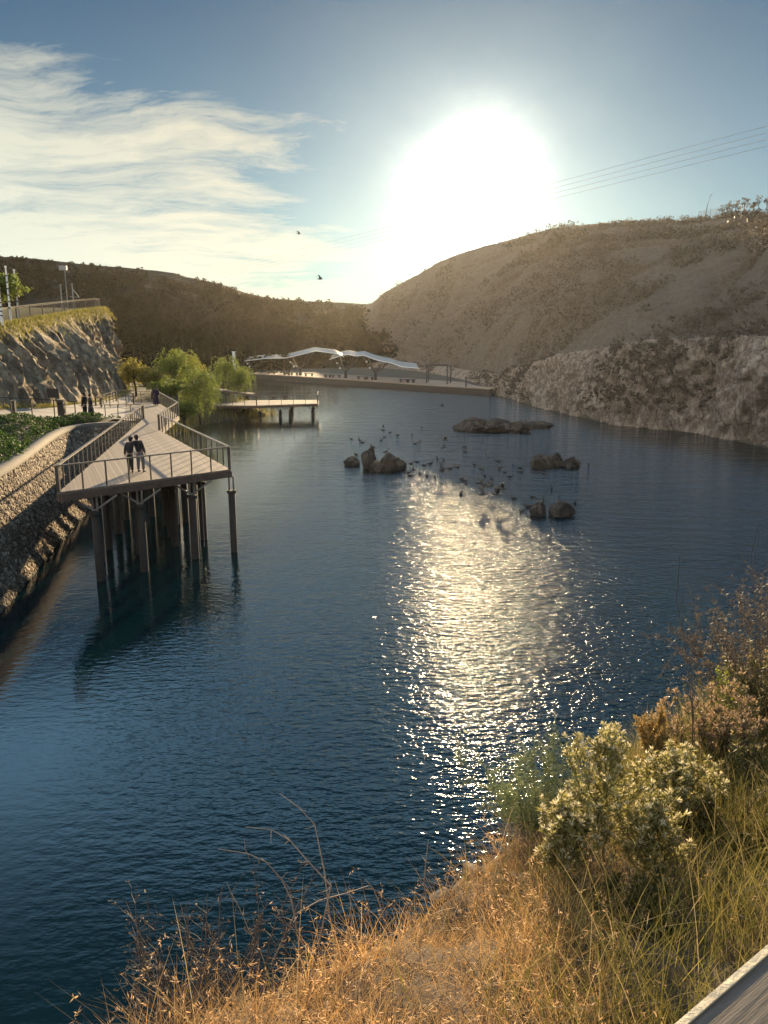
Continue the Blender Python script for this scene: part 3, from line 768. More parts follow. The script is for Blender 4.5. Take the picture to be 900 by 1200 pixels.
def canopy(label, prof, depth, cols, group):
    """prof: photograph outline of the front edge; a thin waved skin on branching columns"""
    px0, px1 = prof[0][0], prof[-1][0]
    base = stage_pt((px0+px1)/2, 6)
    t = thing('tent_canopy', label, 'canopy', (base.x, base.y, 1.25), group)
    ns, ntt = 44, 13; T = np.zeros((ntt, ns, 3)); back0 = 3.0
    for i, s in enumerate(np.linspace(0, 1, ns)):
        px = px0+(px1-px0)*s; py = np.interp(px, [q[0] for q in prof], [q[1] for q in prof])
        g = stage_pt(px); f = at_y(px, py, g.y+back0)
        wid = .6+.4*math.sin(math.pi*min(1, .08+s*.9))**.6
        for j, v in enumerate(np.linspace(0, 1, ntt)):
            p = f+Vector((base.x, base.y, 0)).normalized()*depth*wid*v
            p.z = f.z-.25*math.sin(math.pi*v)+.75*v-.55+.12*math.sin(s*19+v*3)*math.sin(math.pi*v)
            T[j, i] = p
    B = T.copy(); B[:, :, 2] -= .10
    V = np.concatenate([T.reshape(-1, 3), B.reshape(-1, 3)]); n = ns*ntt; F = []
    for j in range(ntt-1):
        for i in range(ns-1):
            a = j*ns+i; F += [(a, a+1, a+ns+1, a+ns), (n+a+ns, n+a+ns+1, n+a+1, n+a)]
    for i in range(ns-1):
        F += [(i+1, i, n+i, n+i+1), ((ntt-1)*ns+i, (ntt-1)*ns+i+1, n+(ntt-1)*ns+i+1, n+(ntt-1)*ns+i)]
    for j in range(ntt-1):
        F += [(j*ns, (j+1)*ns, n+(j+1)*ns, n+j*ns), ((j+1)*ns+ns-1, j*ns+ns-1, n+j*ns+ns-1, n+(j+1)*ns+ns-1)]
    MB().add([tuple(v) for v in V], F).build('membrane', MAT['membrane'], t, True)
    m = MB(); m.tube([Vector(T[0, i])+Vector((0, -.08, .03)) for i in range(ns)], .085, 6); m.build('front_edge_tube', MAT['white_metal'], t, True)
    for px in cols:
        g = stage_pt(px, 4.5); fi = int(round((px-px0)/(px1-px0)*(ns-1))); fi = max(3, min(ns-4, fi))
        col = MB().tube([g, g+Vector((0, 0, 1.6))], [.38, .30], 10).build('column', MAT['steel'], t)
        for di, j in ((-6, 1), (6, 1), (-4, ntt-3), (4, ntt-3)):
            q = Vector(T[j, max(0, min(ns-1, fi+di))])-Vector((0, 0, .12)); s0 = g+Vector((0, 0, 1.5))
            mid = s0.lerp(q, .5)+Vector((0, 0, -.35))
            MB().tube([s0, mid, q], [.2, .15, .1], 6).build('branch', MAT['steel'], col, True)
        for k in (.45, .7):
            q = Vector(T[1, max(0, fi-6)]); p = g.lerp(q, k)+Vector((0, -.35, .2))
            MB().box(p, (.34, .2, .34), .5).build('floodlight', MAT['white_metal'], col)
MAT['membrane'] = M_basic('canopy_membrane', (.21, .205, .19), .6, .15, 1.5)
canopy('left of two waved pale tent canopies on dark branching columns, the taller one', [(287, 420.5), (310, 417.5), (335, 417), (352, 413), (370, 408.5), (382, 410), (395, 411.5), (403, 415.5)], 11, (297, 352), 'tent canopies on the far shore')
canopy('right of two waved pale tent canopies on dark branching columns, trailing low to the right', [(386, 418.5), (400, 413.5), (408, 412.5), (418, 414.5), (426, 413.2), (436, 417), (446, 420), (458, 422), (470, 426.5), (491, 428.5)], 11, (405, 440), 'tent canopies on the far shore')

def build_benches():
    def bench(p, rz):
        t = thing('bench', 'dark backless bench standing on the sunlit far stage', 'bench', p, 'benches on the far stage')
        Mx = Matrix.Rotation(rz, 3, 'Z')
        MB().box(p+Vector((0, 0, .62)), (2.3, .6, .12), rz).build('seat', MAT['steel'], t)
        for s in (-1, 1): MB().box(p+Mx@Vector((s*.85, 0, .28)), (.16, .5, .56), rz).build('leg', MAT['steel'], t)
        return t
    first = None
    for px, bk in ((318, 3), (345, 3.5), (336, 2), (362, 3), (384, 3), (394, 3.5), (424, 3), (433, 4), (474, 3), (481, 4)):
        p = stage_pt(px, bk)
        if first is None: first = bench(p, -.55)
        else: dup(first, p, random.uniform(-.3, .3))
build_benches()

def pole(name, p, h, r, mat, label, cat, bands=0, group=None, extra=None):
    t = thing(name, label, cat, tuple(p), group); p = Vector(p)
    MB().tube([p, p+Vector((0, 0, h))], [r, r*.8], 8).build('shaft', mat, t)
    MB().tube([p+Vector((0, 0, h-.02)), p+Vector((0, 0, h+.1))], [r*1.3, r*1.2], 8).build('cap', mat, t)
    for k in range(bands):
        z = h*(.25+.7*k/max(1, bands)); MB().tube([p+Vector((0, 0, z)), p+Vector((0, 0, z+.10))], r*1.45, 8).build('band', MAT['steel'], t)
    if extra: extra(t, p)
    return t
def build_poles():
    pole('marker_column', at_y(275, 437, 186), 4.9, .42, MAT['white_metal'], 'stout white column standing just left of the far tent canopies', 'column')
    p = stage_pt(546, .6); pole('mooring_post', p-Vector((0, 0, 1.2)), 2.9, .14, MAT['steel'], 'single dark post at the water edge near the right end of the stage', 'post')
    base = lambda px, Y: Vector((x_at(px, Y, 11), Y, np.interp(Y, TOP[:, 1], TOP[:, 2])+.1))
    for px, Y, top, lab in ((1.5, 63, 308, 'tall pale banded light pole at the left edge above the cliff fence'), (3, 61, 338, 'short pale banded post low at the left edge above the cliff fence'),
                            (13.5, 66, 313, 'tall pale banded light pole in the middle of three above the cliff fence'), (23, 69, 317, 'pale banded light pole right of the other two above the cliff fence')):
        b = base(px, Y); h = at_y(px, top, Y).z-b.z
        pole('light_pole', b, h, .075, MAT['white_metal'], lab, 'light pole', 6, 'pale light poles above the cliff')
    def arm(t, p): MB().bar(p+Vector((-.6, 0, 4.1)), p+Vector((.6, 0, 4.1)), .1, .18).build('lamp_head', MAT['pale_steel'], t)
    b = base(82, 96); h = at_y(82, 315, 96).z-b.z
    pole('street_lamp', b, h, .07, MAT['pale_steel'], 'thin tall street lamp rising behind the far end of the cliff fence', 'street lamp', 0, None,
         lambda t, p: MB().box(p+Vector((-.2, 0, h+.1)), (.9, .3, .5)).build('lamp_head', MAT['pale_steel'], t))
    for px, top, lab in ((75.5, 334, 'grey square post left of a pair at the far end of the cliff fence'), (89, 333, 'grey square post with a slanted brace at the far end of the cliff fence')):
        b = base(px, 93); h = at_y(px, top, 93).z-b.z
        pole('gate_post', b, h, .1, MAT['pale_steel'], lab, 'post', 0, 'posts at the end of the cliff fence',
             (lambda t, p: MB().bar(p+Vector((0, 0, 2.4)), p+Vector((.7, 0, 1.4)), .06, .06).bar(p+Vector((-.4, 0, 1.5)), p+Vector((.7, 0, 1.4)), .06, .06).build('brace', MAT['pale_steel'], t)) if px > 80 else None)
    # bare frame at the right end of the stage
    t = thing('pergola_frame', 'faint bare pergola frame on posts right of the tent canopies', 'pergola', tuple(stage_pt(512, 8)))
    g = [stage_pt(500, 6), stage_pt(524, 6), stage_pt(502, 11), stage_pt(528, 11)]
    for p in g: MB().box(p+Vector((0, 0, 1.7)), (.22, .22, 3.4)).build('post', MAT['steel'], t)
    m = MB()
    for a, b in ((0, 1), (2, 3), (0, 2), (1, 3)): m.bar(g[a]+Vector((0, 0, 3.5)), g[b]+Vector((0, 0, 3.5)), .2, .25)
    m.build('top_beam', MAT['steel'], t)
build_poles()

# ------------------------------------------------------------------ power lines, ridge fence and saplings
def build_lines():
    names = ['topmost', 'second from top', 'third from top', 'lowest']
    for i in range(4):
        a = at_y(1010, 118+8.6*i, 80); b = at_y(150, 333.5+2.6*i, 470)
        pts = [a.lerp(b, k/30)-Vector((0, 0, 2.2*math.sin(math.pi*k/30))) for k in range(31)]
        o = MB().tube(pts, .020, 5).build('power_cable', MAT['cable'])
        tag(center_origin(o, a), 'thin power line crossing the sky under the sun, %s of the four' % names[i], 'power line', 'power lines across the sky')
MAT['cable'] = M_basic('cable_grey', (.16, .15, .14), .6, .1, 1)
build_lines()
def build_ridge():
    # mesh fence and mast
    a, b = ridge_pt(818), ridge_pt(846)
    t = thing('ridge_fence', 'small pale mesh fence at the crest of the right hill', 'fence', tuple(a))
    pts = [ridge_pt(p)+Vector((0, 0, -.2)) for p in (818, 825, 832, 839, 846)]
    for p in pts: MB().box(p+Vector((0, 0, 1.2)), (.09, .09, 2.4)).build('fence_post', MAT['pale_steel'], t)
    m = MB()
    for p, q in zip(pts[:-1], pts[1:]):
        for z in np.linspace(.3, 2.3, 9): m.bar(p+Vector((0, 0, z)), q+Vector((0, 0, z)), .025, .025)
        for k in range(8): m.box(p.lerp(q, k/8)+Vector((0, 0, 1.3)), (.022, .022, 2.0))
    m.build('mesh_panel', MAT['pale_steel'], t)
    p = ridge_pt(827); t = thing('mast', 'thin leaning mast with a bent tip on the right hill crest', 'mast', tuple(p))
    MB().tube([p+Vector((-.2, 0, -.3)), p+Vector((.1, 0, 3)), p+Vector((.7, 0, 5.6)), p+Vector((1.1, 0, 5.8))], [.10, .08, .06, .05], 6).build('shaft', MAT['steel'], t)
    px = 845; k = 0
    while px < 925:
        p = ridge_pt(px)+Vector((0, random.uniform(-1.5, 1.5), -.3)); h = random.uniform(2.6, 4.2)
        t = thing('sapling', 'young staked sapling with forked leafy top in the row on the hill crest', 'sapling', tuple(p), 'saplings on the right hill crest')
        m = MB().tube([p, p+Vector((.05, 0, h*.55)), p+Vector((.25, 0, h*.8))], [.08, .06, .04], 6)
        for ang in (-.9, -.3, .5, 1.1): m.tube([p+Vector((.1, 0, h*.6)), p+Vector((.15+math.sin(ang)*.8, random.uniform(-.5, .5), h*.72+math.cos(ang)*.7))], [.04, .02], 5)
        m.build('trunk', MAT['bark'], t)
        cen = [(p.x+.2+random.uniform(-.8, .8), p.y+random.uniform(-.4, .4), p.z+h*random.uniform(.55, 1.0)) for _ in range(8)]
        link('crown', quads('crown', clump_quads(cen, [.42]*8, 9, .5)), MAT['sapling_leaf'], t)
        MB().bar(p+Vector((.7, 0, 0)), p+Vector((.12, 0, h*.5)), .05, .05).build('stake', MAT['stem_pale'], t)
        px += random.uniform(4.2, 6.2); k += 1
MAT['sapling_leaf'] = M_leaf('sapling_leaf', [(.05, .04, .022), (.10, .075, .045), (.18, .13, .085)], .4)
build_ridge()

# ------------------------------------------------------------------ rocks in the lake
def rock_mesh(name, c, r, seed, rough=.3, flat=-.35, sub=4):
    bm = bmesh.new(); bmesh.ops.create_icosphere(bm, subdivisions=sub, radius=1)
    s = Vector((seed*7.3, seed*3.1, seed*1.7))
    for v in bm.verts:
        d = v.co.normalized()
        k = 1+rough*fbm(d*1.1+s, 3)+rough*.5*fbm(d*2.7+s, 3)+rough*.22*fbm(d*7+s, 2)
        # flat broken faces
        for j in range(5):
            n = Vector((math.sin(seed*3+j*2.1), math.cos(seed*5+j*1.3), .5*math.sin(j*4+seed))).normalized()
            k = min(k, (.80+.1*math.sin(j*9+seed))/max(.05, d.dot(n))) if d.dot(n) > .3 else k
        v.co = Vector((d.x*r[0], d.y*r[1], d.z*r[2]))*k
    me = bpy.data.meshes.new(name); bm.to_mesh(me); bm.free(); me.transform(Matrix.Translation(Vector(c))); return me
def lake_rock(x0, x1, ytop, ybot, label, seed, group, depth=.8, sink=.25):
    c = at_z((x0+x1)/2, ybot, 0); d = c.y*math.cos(PITCH)+CAM_H*math.sin(PITCH)
    w = (x1-x0)/FPX*d*.49; h = (ybot-ytop)/FPX*d*.86
    c.y += w*depth*.6
    me = rock_mesh('rock', (0, 0, h*.30), (w, w*depth, h*.78), seed)
    o = link('rock', me, MAT['lake_rock'], smooth=False); o.location = c
    tag(o, label, 'rock', group)
g = 'dark rocks standing out of the lake'
lake_rock(402, 423, 535, 546, 'low dark rock lying at the left end of the gull rocks', 1, g)
lake_rock(424, 442, 525, 550, 'tall upright dark rock with a bird on its pointed top', 2.4, g, .8)
lake_rock(440, 470, 531, 552, 'big round-topped dark rock right of the tall upright rock', 3.2, g)
lake_rock(434, 452, 541, 553, 'small rock in front between tall upright and big round rock', 4.6, g)
lake_rock(463, 476, 539, 550, 'small dark rock at the right foot of the big round rock', 5.1, g)
lake_rock(536, 575, 490, 506, 'knobbly left end of the long low reef', 6.3, g, 1.0)
lake_rock(562, 602, 491, 506.5, 'middle hump of the long low reef', 7.7, g, .8)
lake_rock(590, 630, 493, 507, 'right hump of the long low reef', 8.2, g, .8)
lake_rock(612, 650, 494, 502, 'thin flat tail at the right end of the long low reef', 9.9, g, .6)
lake_rock(621, 648, 531, 549, 'broad grey rock left in the trio nearest the right shore', 10.3, g, .9)
lake_rock(642, 662, 530, 547, 'middle grey rock in the trio nearest the right shore', 11.8, g, .9)
lake_rock(660, 681, 535, 549, 'small rock right in the trio nearest the right shore', 12.6, g, .9)
lake_rock(621, 642, 588, 605, 'left of the near pair of rounded dark rocks', 13.4, g, .9)
lake_rock(644, 674, 588, 606, 'right and longer of the near pair of rounded dark rocks', 14.9, g, .8)

# ------------------------------------------------------------------ birds
def duck_mesh():
    m = MB()
    prof = [(-.34, .10, .012), (-.26, .10, .06), (-.12, .085, .11), (.02, .08, .125), (.14, .085, .10), (.20, .12, .065), (.235, .18, .045), (.25, .235, .055), (.285, .25, .05), (.32, .245, .025), (.37, .235, .016), (.385, .232, .006)]
    n = 8; vs = []
    for x, z, r in prof: vs += [(x, r*.95*math.cos(2*math.pi*k/n), z+r*.8*math.sin(2*math.pi*k/n)) for k in range(n)]
    fs = [(i*n+k, i*n+(k+1) % n, (i+1)*n+(k+1) % n, (i+1)*n+k) for i in range(len(prof)-1) for k in range(n)]+[tuple(range(n)), tuple(range((len(prof)-1)*n, len(prof)*n))]
    m.add(vs, fs); return m
def gull_mesh(lift):
    m = MB(); prof = [(-.36, 0, .01, .07), (-.25, 0, .035, .05), (-.1, .0, .065, .065), (.05, 0, .075, .075), (.16, .01, .06, .06), (.22, .025, .045, .045), (.27, .03, .045, .045), (.31, .025, .02, .02), (.36, .015, .006, .008)]
    n = 8; vs = []
    for x, z, r, w in prof: vs += [(x, w*math.cos(2*math.pi*k/n), z+r*math.sin(2*math.pi*k/n)) for k in range(n)]
    m.add(vs, [(i*n+k, i*n+(k+1) % n, (i+1)*n+(k+1) % n, (i+1)*n+k) for i in range(len(prof)-1) for k in range(n)]+[tuple(range(n)), tuple(range((len(prof)-1)*n, len(prof)*n))])
    for s in (-1, 1):
        st = [(0.02, .04, .03, .22, .03), (.02, .28, .03+.18*lift, .20, .024), (-.02, .45, .03+.24*lift, .16, .018), (-.10, .62, .03+.15*lift, .10, .012), (-.2, .78, .03+.02*lift, .02, .006)]
        vs = []
        for x, y, z, c, th in st: vs += [(x+c*.5, s*y, z), (x, s*y, z+th), (x-c*.5, s*y, z), (x, s*y, z-th*.5)]
        m.add(vs, [(i*4+k, i*4+(k+1) % 4, (i+1)*4+(k+1) % 4, (i+1)*4+k) for i in range(4) for k in range(4)]+[(0, 1, 2, 3), (16, 17, 18, 19)])
    return m
def stand_mesh():
    m = duck_mesh(); m.v = [(x*.85, y*.9, z*1.0+.10+x*.35) for x, y, z in m.v]
    for s in (-1, 1): m.tube([(.02, s*.035, .12), (.02, s*.035, -.05)], .012, 4)
    return m
def build_birds():
    swim = [(183, 105), (203, 125), (228, 133), (186, 140), (176, 150), (110, 148), (118, 157), (272, 132), (282, 160), (296, 153), (302, 108), (436, 170), (437, 185), (502, 190), (330, 222), (350, 208), (370, 213),
            (287, 217), (412, 233), (488, 240), (545, 238), (608, 235), (585, 225), (296, 253), (318, 260), (345, 265), (262, 250), (266, 258), (278, 240), (575, 263), (497, 262), (425, 270), (440, 283), (423, 316), (478, 282),
            (610, 248), (645, 325), (705, 300), (680, 253), (820, 222), (632, 356), (778, 345), (98, 193), (84, 145), (270, 222), (366, 246), (432, 276), (560, 250), (520, 270), (588, 330), (540, 215), (466, 225), (390, 238), (310, 228), (612, 370)]
    src = None; k = 0
    for x, y in swim:
        p = at_z(380+x/2.647, 460+y/2.647, 0); rz = random.uniform(0, 6.28); s = random.uniform(.72, 1.0)
        if src is None:
            src = duck_mesh().build('waterbird', MAT['bird_dark'], None, True); src.location = p; src.rotation_euler.z = rz
            tag(src, 'small dark waterbird floating on the rippled lake near the rocks', 'waterbird', 'waterbirds floating on the lake')
        else: dup(src, p, rz, s)
    fl = [(365, 42, 3.5, .5), (375, 148, 2, 1.2), (370, 170, 1.2, .6), (367, 240, 1., 1.6), (492, 292, 1.0, 1.7), (515, 290, .8, .9), (489, 316, .9, 1.3), (537, 316, .9, 1.8), (552, 298, 1.4, 1.4), (182, 118, 1.0, .8)]
    src = None
    for x, y, h, lift in fl:
        p = at_z(380+x/2.647, 460+y/2.647, h*.8); rz = random.uniform(-.6, .6)+random.choice((0, math.pi))+.2
        o = gull_mesh(lift).build('gull', MAT['bird_grey'], None, True); o.location = p; o.rotation_euler = (random.uniform(-.35, .35), 0, rz); o.scale = (.95,)*3
        tag(o, 'grey gull flying low over the lake with spread wings', 'gull', 'gulls flying low over the lake')
    for (px, py, Y), lab in (((375, 327, 90), 'lone bird flying in the pale sky above the hill saddle'), ((350, 274, 120), 'tiny bird high in the clouds left of the sun'), ((318, 519, 0), '')):
        if not lab: continue
        o = gull_mesh(1.2).build('gull', MAT['bird_dark'], None, True); o.location = at_y(px, py, Y); o.rotation_euler = (.3, 0, .4); tag(o, lab, 'gull')
    for (px, py), lab in (((436.5, 526.0), 'dark bird perched on the tip of the tall upright rock'), ((452, 532), 'dark bird perched on the big round-topped rock'), ((636, 590.5), 'dark bird perched on the left of the near rock pair'),
                          ((655, 590.5), 'dark bird perched on the longer rock of the near pair'), ((646, 604), 'dark bird standing at the water between the near rock pair')):
        Y = {436.5: 60.0, 452: 59.3, 636: 44, 655: 43.7, 646: 43.2}[px]
        o = stand_mesh().build('perched_bird', MAT['bird_dark'], None, True); o.location = at_y(px, py, Y); o.rotation_euler.z = px; tag(o, lab, 'bird')
build_birds()

# ------------------------------------------------------------------ people
def skin_body(name, chains, parent, mat, sub=1, root=0):
    """chains: list of lists of (point, radius); shared points are merged; one continuous skinned surface"""
    V = []; Rr = []; E = []; key = {}
    for ch in chains:
        prev = None
        for p, r in ch:
            k = tuple(round(q, 4) for q in p)
            if k not in key: key[k] = len(V); V.append(p); Rr.append(r)
            i = key[k]
            if prev is not None: E.append((prev, i))
            prev = i
    me = bpy.data.meshes.new(name); me.from_pydata([tuple(v) for v in V], E, [])
    o = bpy.data.objects.new('tmp', me); C.objects.link(o)
    o.modifiers.new('s', 'SKIN'); md = o.modifiers.new('u', 'SUBSURF'); md.levels = sub; md.render_levels = sub
    for i, sv in enumerate(me.skin_vertices[0].data):
        sv.radius = (Rr[i], Rr[i]) if not hasattr(Rr[i], '__len__') else Rr[i]
        sv.use_root = (i == root)
    dg = bpy.context.evaluated_depsgraph_get(); dg.update()
    m2 = bpy.data.meshes.new_from_object(o.evaluated_get(dg)); m2.name = name
    bpy.data.objects.remove(o); bpy.data.meshes.remove(me)
    return m2
def person(label, loc, h, face, lean=(0, 0), arms=((.10, .05, .9), (.10, .05, .9)), top='black_cloth', legs='black_cloth', skirt=None, stance=.10, group=None, step=.0, bag=False):
    """arms: per side (out, forward, hand height) in a 1.7 m frame; lean shifts the head sideways and forward"""
    t = thing('person', label, 'person', tuple(loc), group); k = h/1.7
    Mx = Matrix.Rotation(face, 3, 'Z')
    def W(p):
        q = Vector(p); a = max(0, (q.z-.9)/.8); q.x += lean[0]*a; q.y += lean[1]*a
        return Vector(loc)+Mx@(q*k)
    def ch(L, add=0.): return [(W(p), (r+add)*k) for p, r in L]
    pel = ((0, 0, .94), .135); sp = ((0, 0, 1.12), .125); chs = ((0, .0, 1.32), .145); nb = ((0, -.005, 1.47), .062); hd0 = ((0, .01, 1.55), .068)
    torso = [pel, sp, chs, nb, hd0, ((0, .02, 1.62), .092), ((0, .012, 1.70), .070)]
    A = []; Lg = []
    for s, (o, f, hz) in zip((-1, 1), arms):
        sh = ((s*.17, 0, 1.42), .062); el = ((s*(.17+o*.9), -.03+f*.4, (1.42+hz)/2-.02), .045); wr = ((s*(.17+o), f, hz), .032); hn = ((s*(.17+o), f+.02, hz-.09), .034)
        A.append([chs, sh, el, wr, hn])
        ft = s*step
        Lg.append([pel, ((s*.09, 0, .88), .098), ((s*stance, .02+ft*.5, .49), .066), ((s*stance*1.05, ft, .09), .045), ((s*stance*1.1, ft+.13, .04), .04)])
    me = skin_body('person_body', [ch(torso)]+[ch(a) for a in A]+[ch(l) for l in Lg], t, None, 2)
    bm = bmesh.new(); bm.from_mesh(me)
    m = MB()
    for s, a in zip((-1, 1), A):                               # fingers and thumb
        hp = Vector(a[-1][0])
        for q in range(4):
            b = hp+Vector((0, -.024+q*.016, -.01)); L = (.055, .068, .072, .06)[q]
            m.tube([W(b), W(b+Vector((0, .004, -L*.6))), W(b+Vector((-s*.012, .008, -L)))], [.009*k, .0085*k, .006*k], 5)
        m.tube([W(hp+Vector((0, .02, .03))), W(hp+Vector((-s*.01, .05, 0))), W(hp+Vector((-s*.015, .055, -.03)))], [.011*k, .010*k, .007*k], 5)
    m.ell(W((0, .118, 1.615)), (.014*k, .022*k, .024*k), 6, 5, Mx)          # nose, ears
    for s in (-1, 1): m.ell(W((s*.088, .01, 1.62)), (.012*k, .022*k, .032*k), 6, 5, Mx)
    m2 = m.mesh('tmp'); bm.from_mesh(m2); bm.to_mesh(me); bm.free(); bpy.data.meshes.remove(m2)
    link('body', me, MAT['skin'], t, True)
    mh = MB().ell(W((0, -.012, 1.655)), (.105*k, .112*k, .10*k), 14, 9, Mx); mh.ell(W((0, -.05, 1.58)), (.085*k, .06*k, .085*k), 10, 7, Mx)
    mh.build('hair', MAT['hair'], t, True)
    me = MB(); 
    for s in (-1, 1): me.ell(W((s*.034, .105, 1.632)), (.012*k, .008*k, .008*k), 6, 4, Mx)
    me.build('eyes', MAT['hair'], t, True)
    g = .028
    jk = [((0, 0, .90), .15), ((0, 0, 1.12), .14), chs, ((0, -.005, 1.45), .075)]
    me = skin_body('jacket', [ch(jk, g)]+[ch(a[:4], g*.8) for a in A], t, None, 2); link('jacket', me, MAT[top], t, True)
    if skirt:
        P = []
        n = 16
        for z, r in ((1.0, .17), (.8, .22), (.5, .27), (.2, .32), (.12, .33)):
            P.append([tuple(W((r*math.cos(2*math.pi*i/n)*(1+.05*math.sin(i*3)), r*.8*math.sin(2*math.pi*i/n), z))) for i in range(n)])
        vs = [p for r in P for p in r]; fs = [(i*n+j, i*n+(j+1) % n, (i+1)*n+(j+1) % n, (i+1)*n+j) for i in range(4) for j in range(n)]+[tuple(range(n)), tuple(range(4*n, 5*n))]
        MB().add(vs, fs).build('long_skirt', MAT[skirt], t, True)
    else:
        me = skin_body('trousers', [ch([((0, 0, 1.0), .125), pel], g*.6)]+[ch([pel]+l[1:4], g*.7) for l in Lg], t, None, 2); link('trousers', me, MAT[legs], t, True)
    m = MB()
    for l in Lg:
        a = Vector(l[3][0]); m.ell(W((a.x, a.y+.07, .045)), (.05*k, .14*k, .05*k), 10, 6, Mx)
    m.build('shoes', MAT['hair'], t, True)
    if bag:
        b = W((.30, .02, .70)); MB().box(b, (.28*k, .14*k, .34*k), face).build('bag', MAT['black_cloth'], t)
    return t
def build_people():
    p1 = at_z(153.5, 554, DZ); p2 = at_z(165.5, 553, DZ)
    person('slim person in a long black coat on the deck, head against the other one', p1, 1.62, .2, (.10, 0), ((.05, .02, .88), (.12, .12, 1.12)), 'black_cloth', 'black_cloth', None, .07)
    person('person in black jacket and grey trousers leaning over to hug on the deck', p2, 1.66, -.15, (-.14, .03), ((.20, .06, 1.25), (.08, .0, .90)), 'black_cloth', 'grey_cloth', None, .12)
    p = Vector((-20.6, 70.0, DZ)); person('person in a long purple dress standing by the railing where the deck bends', p, 1.68, .5, (0, 0), ((.07, .03, .9), (.07, .03, .9)), 'purple_cloth', 'purple_cloth', 'purple_cloth')
    zz = 4.32
    a = at_z(100.5, 490, zz); b = at_z(107.5, 490, zz)
    person('person in dark clothes, left in the pair on the cliff path by the deck', a, 1.78, 1.2, (.03, 0), ((.06, .04, .88), (.1, .1, 1.0)), 'black_cloth', 'black_cloth', None, .09)
    person('person in dark skirt, right in the pair on the cliff path by the deck', b, 1.70, -1.2, (-.02, 0), ((.08, .1, 1.0), (.06, .02, .88)), 'black_cloth', 'black_cloth', 'black_cloth')
build_people()
def build_path_furniture():
    p = at_z(73, 487, 4.75); t = thing('litter_bin', 'narrow dark litter bin standing on the cliff path by the railing', 'bin', tuple(p))
    MB().box(p+Vector((0, 0, .5)), (.42, .42, 1.0)).build('body', MAT['steel'], t); MB().box(p+Vector((0, 0, 1.06)), (.5, .5, .08)).build('lid', MAT['rust'], t); MB().box(p+Vector((0, -.216, .82)), (.26, .01, .12)).build('opening', MAT['hair'], t)
    p = at_z(17, 485, 5.15); t = thing('bollard', 'short thick dark bollard on the cliff path near the left edge', 'bollard', tuple(p))
    MB().box(p+Vector((0, 0, .4)), (.22, .22, .8)).build('post', MAT['steel'], t); MB().box(p+Vector((0, 0, .83)), (.26, .26, .05)).build('cap', MAT['rust'], t)
    p = Vector((-26.4, 51.0, 5.15)); t = thing('wooden_bench', 'wooden bench with dark back at the foot of the cliff at the left edge', 'bench', tuple(p))
    MB().box(p+Vector((0, 0, .45)), (.45, 1.7, .08)).build('seat', MAT['handrail'], t); MB().box(p+Vector((-.22, 0, .85)), (.07, 1.7, .5)).build('backrest', MAT['steel'], t)
    for s in (-.7, .7): MB().box(p+Vector((0, s, .2)), (.4, .08, .4)).build('leg', MAT['steel'], t)
    p = Vector((-25.6, 60.0, 4.75)); t = thing('notice_board', 'dark notice board on two posts at the foot of the left cliff', 'sign', tuple(p))
    MB().box(p+Vector((0, 0, 1.05)), (.9, .06, .7)).build('panel', MAT['steel'], t)
    for s in (-.38, .38): MB().box(p+Vector((s, .05, .55)), (.06, .06, 1.1)).build('post', MAT['rust'], t)
build_path_furniture()

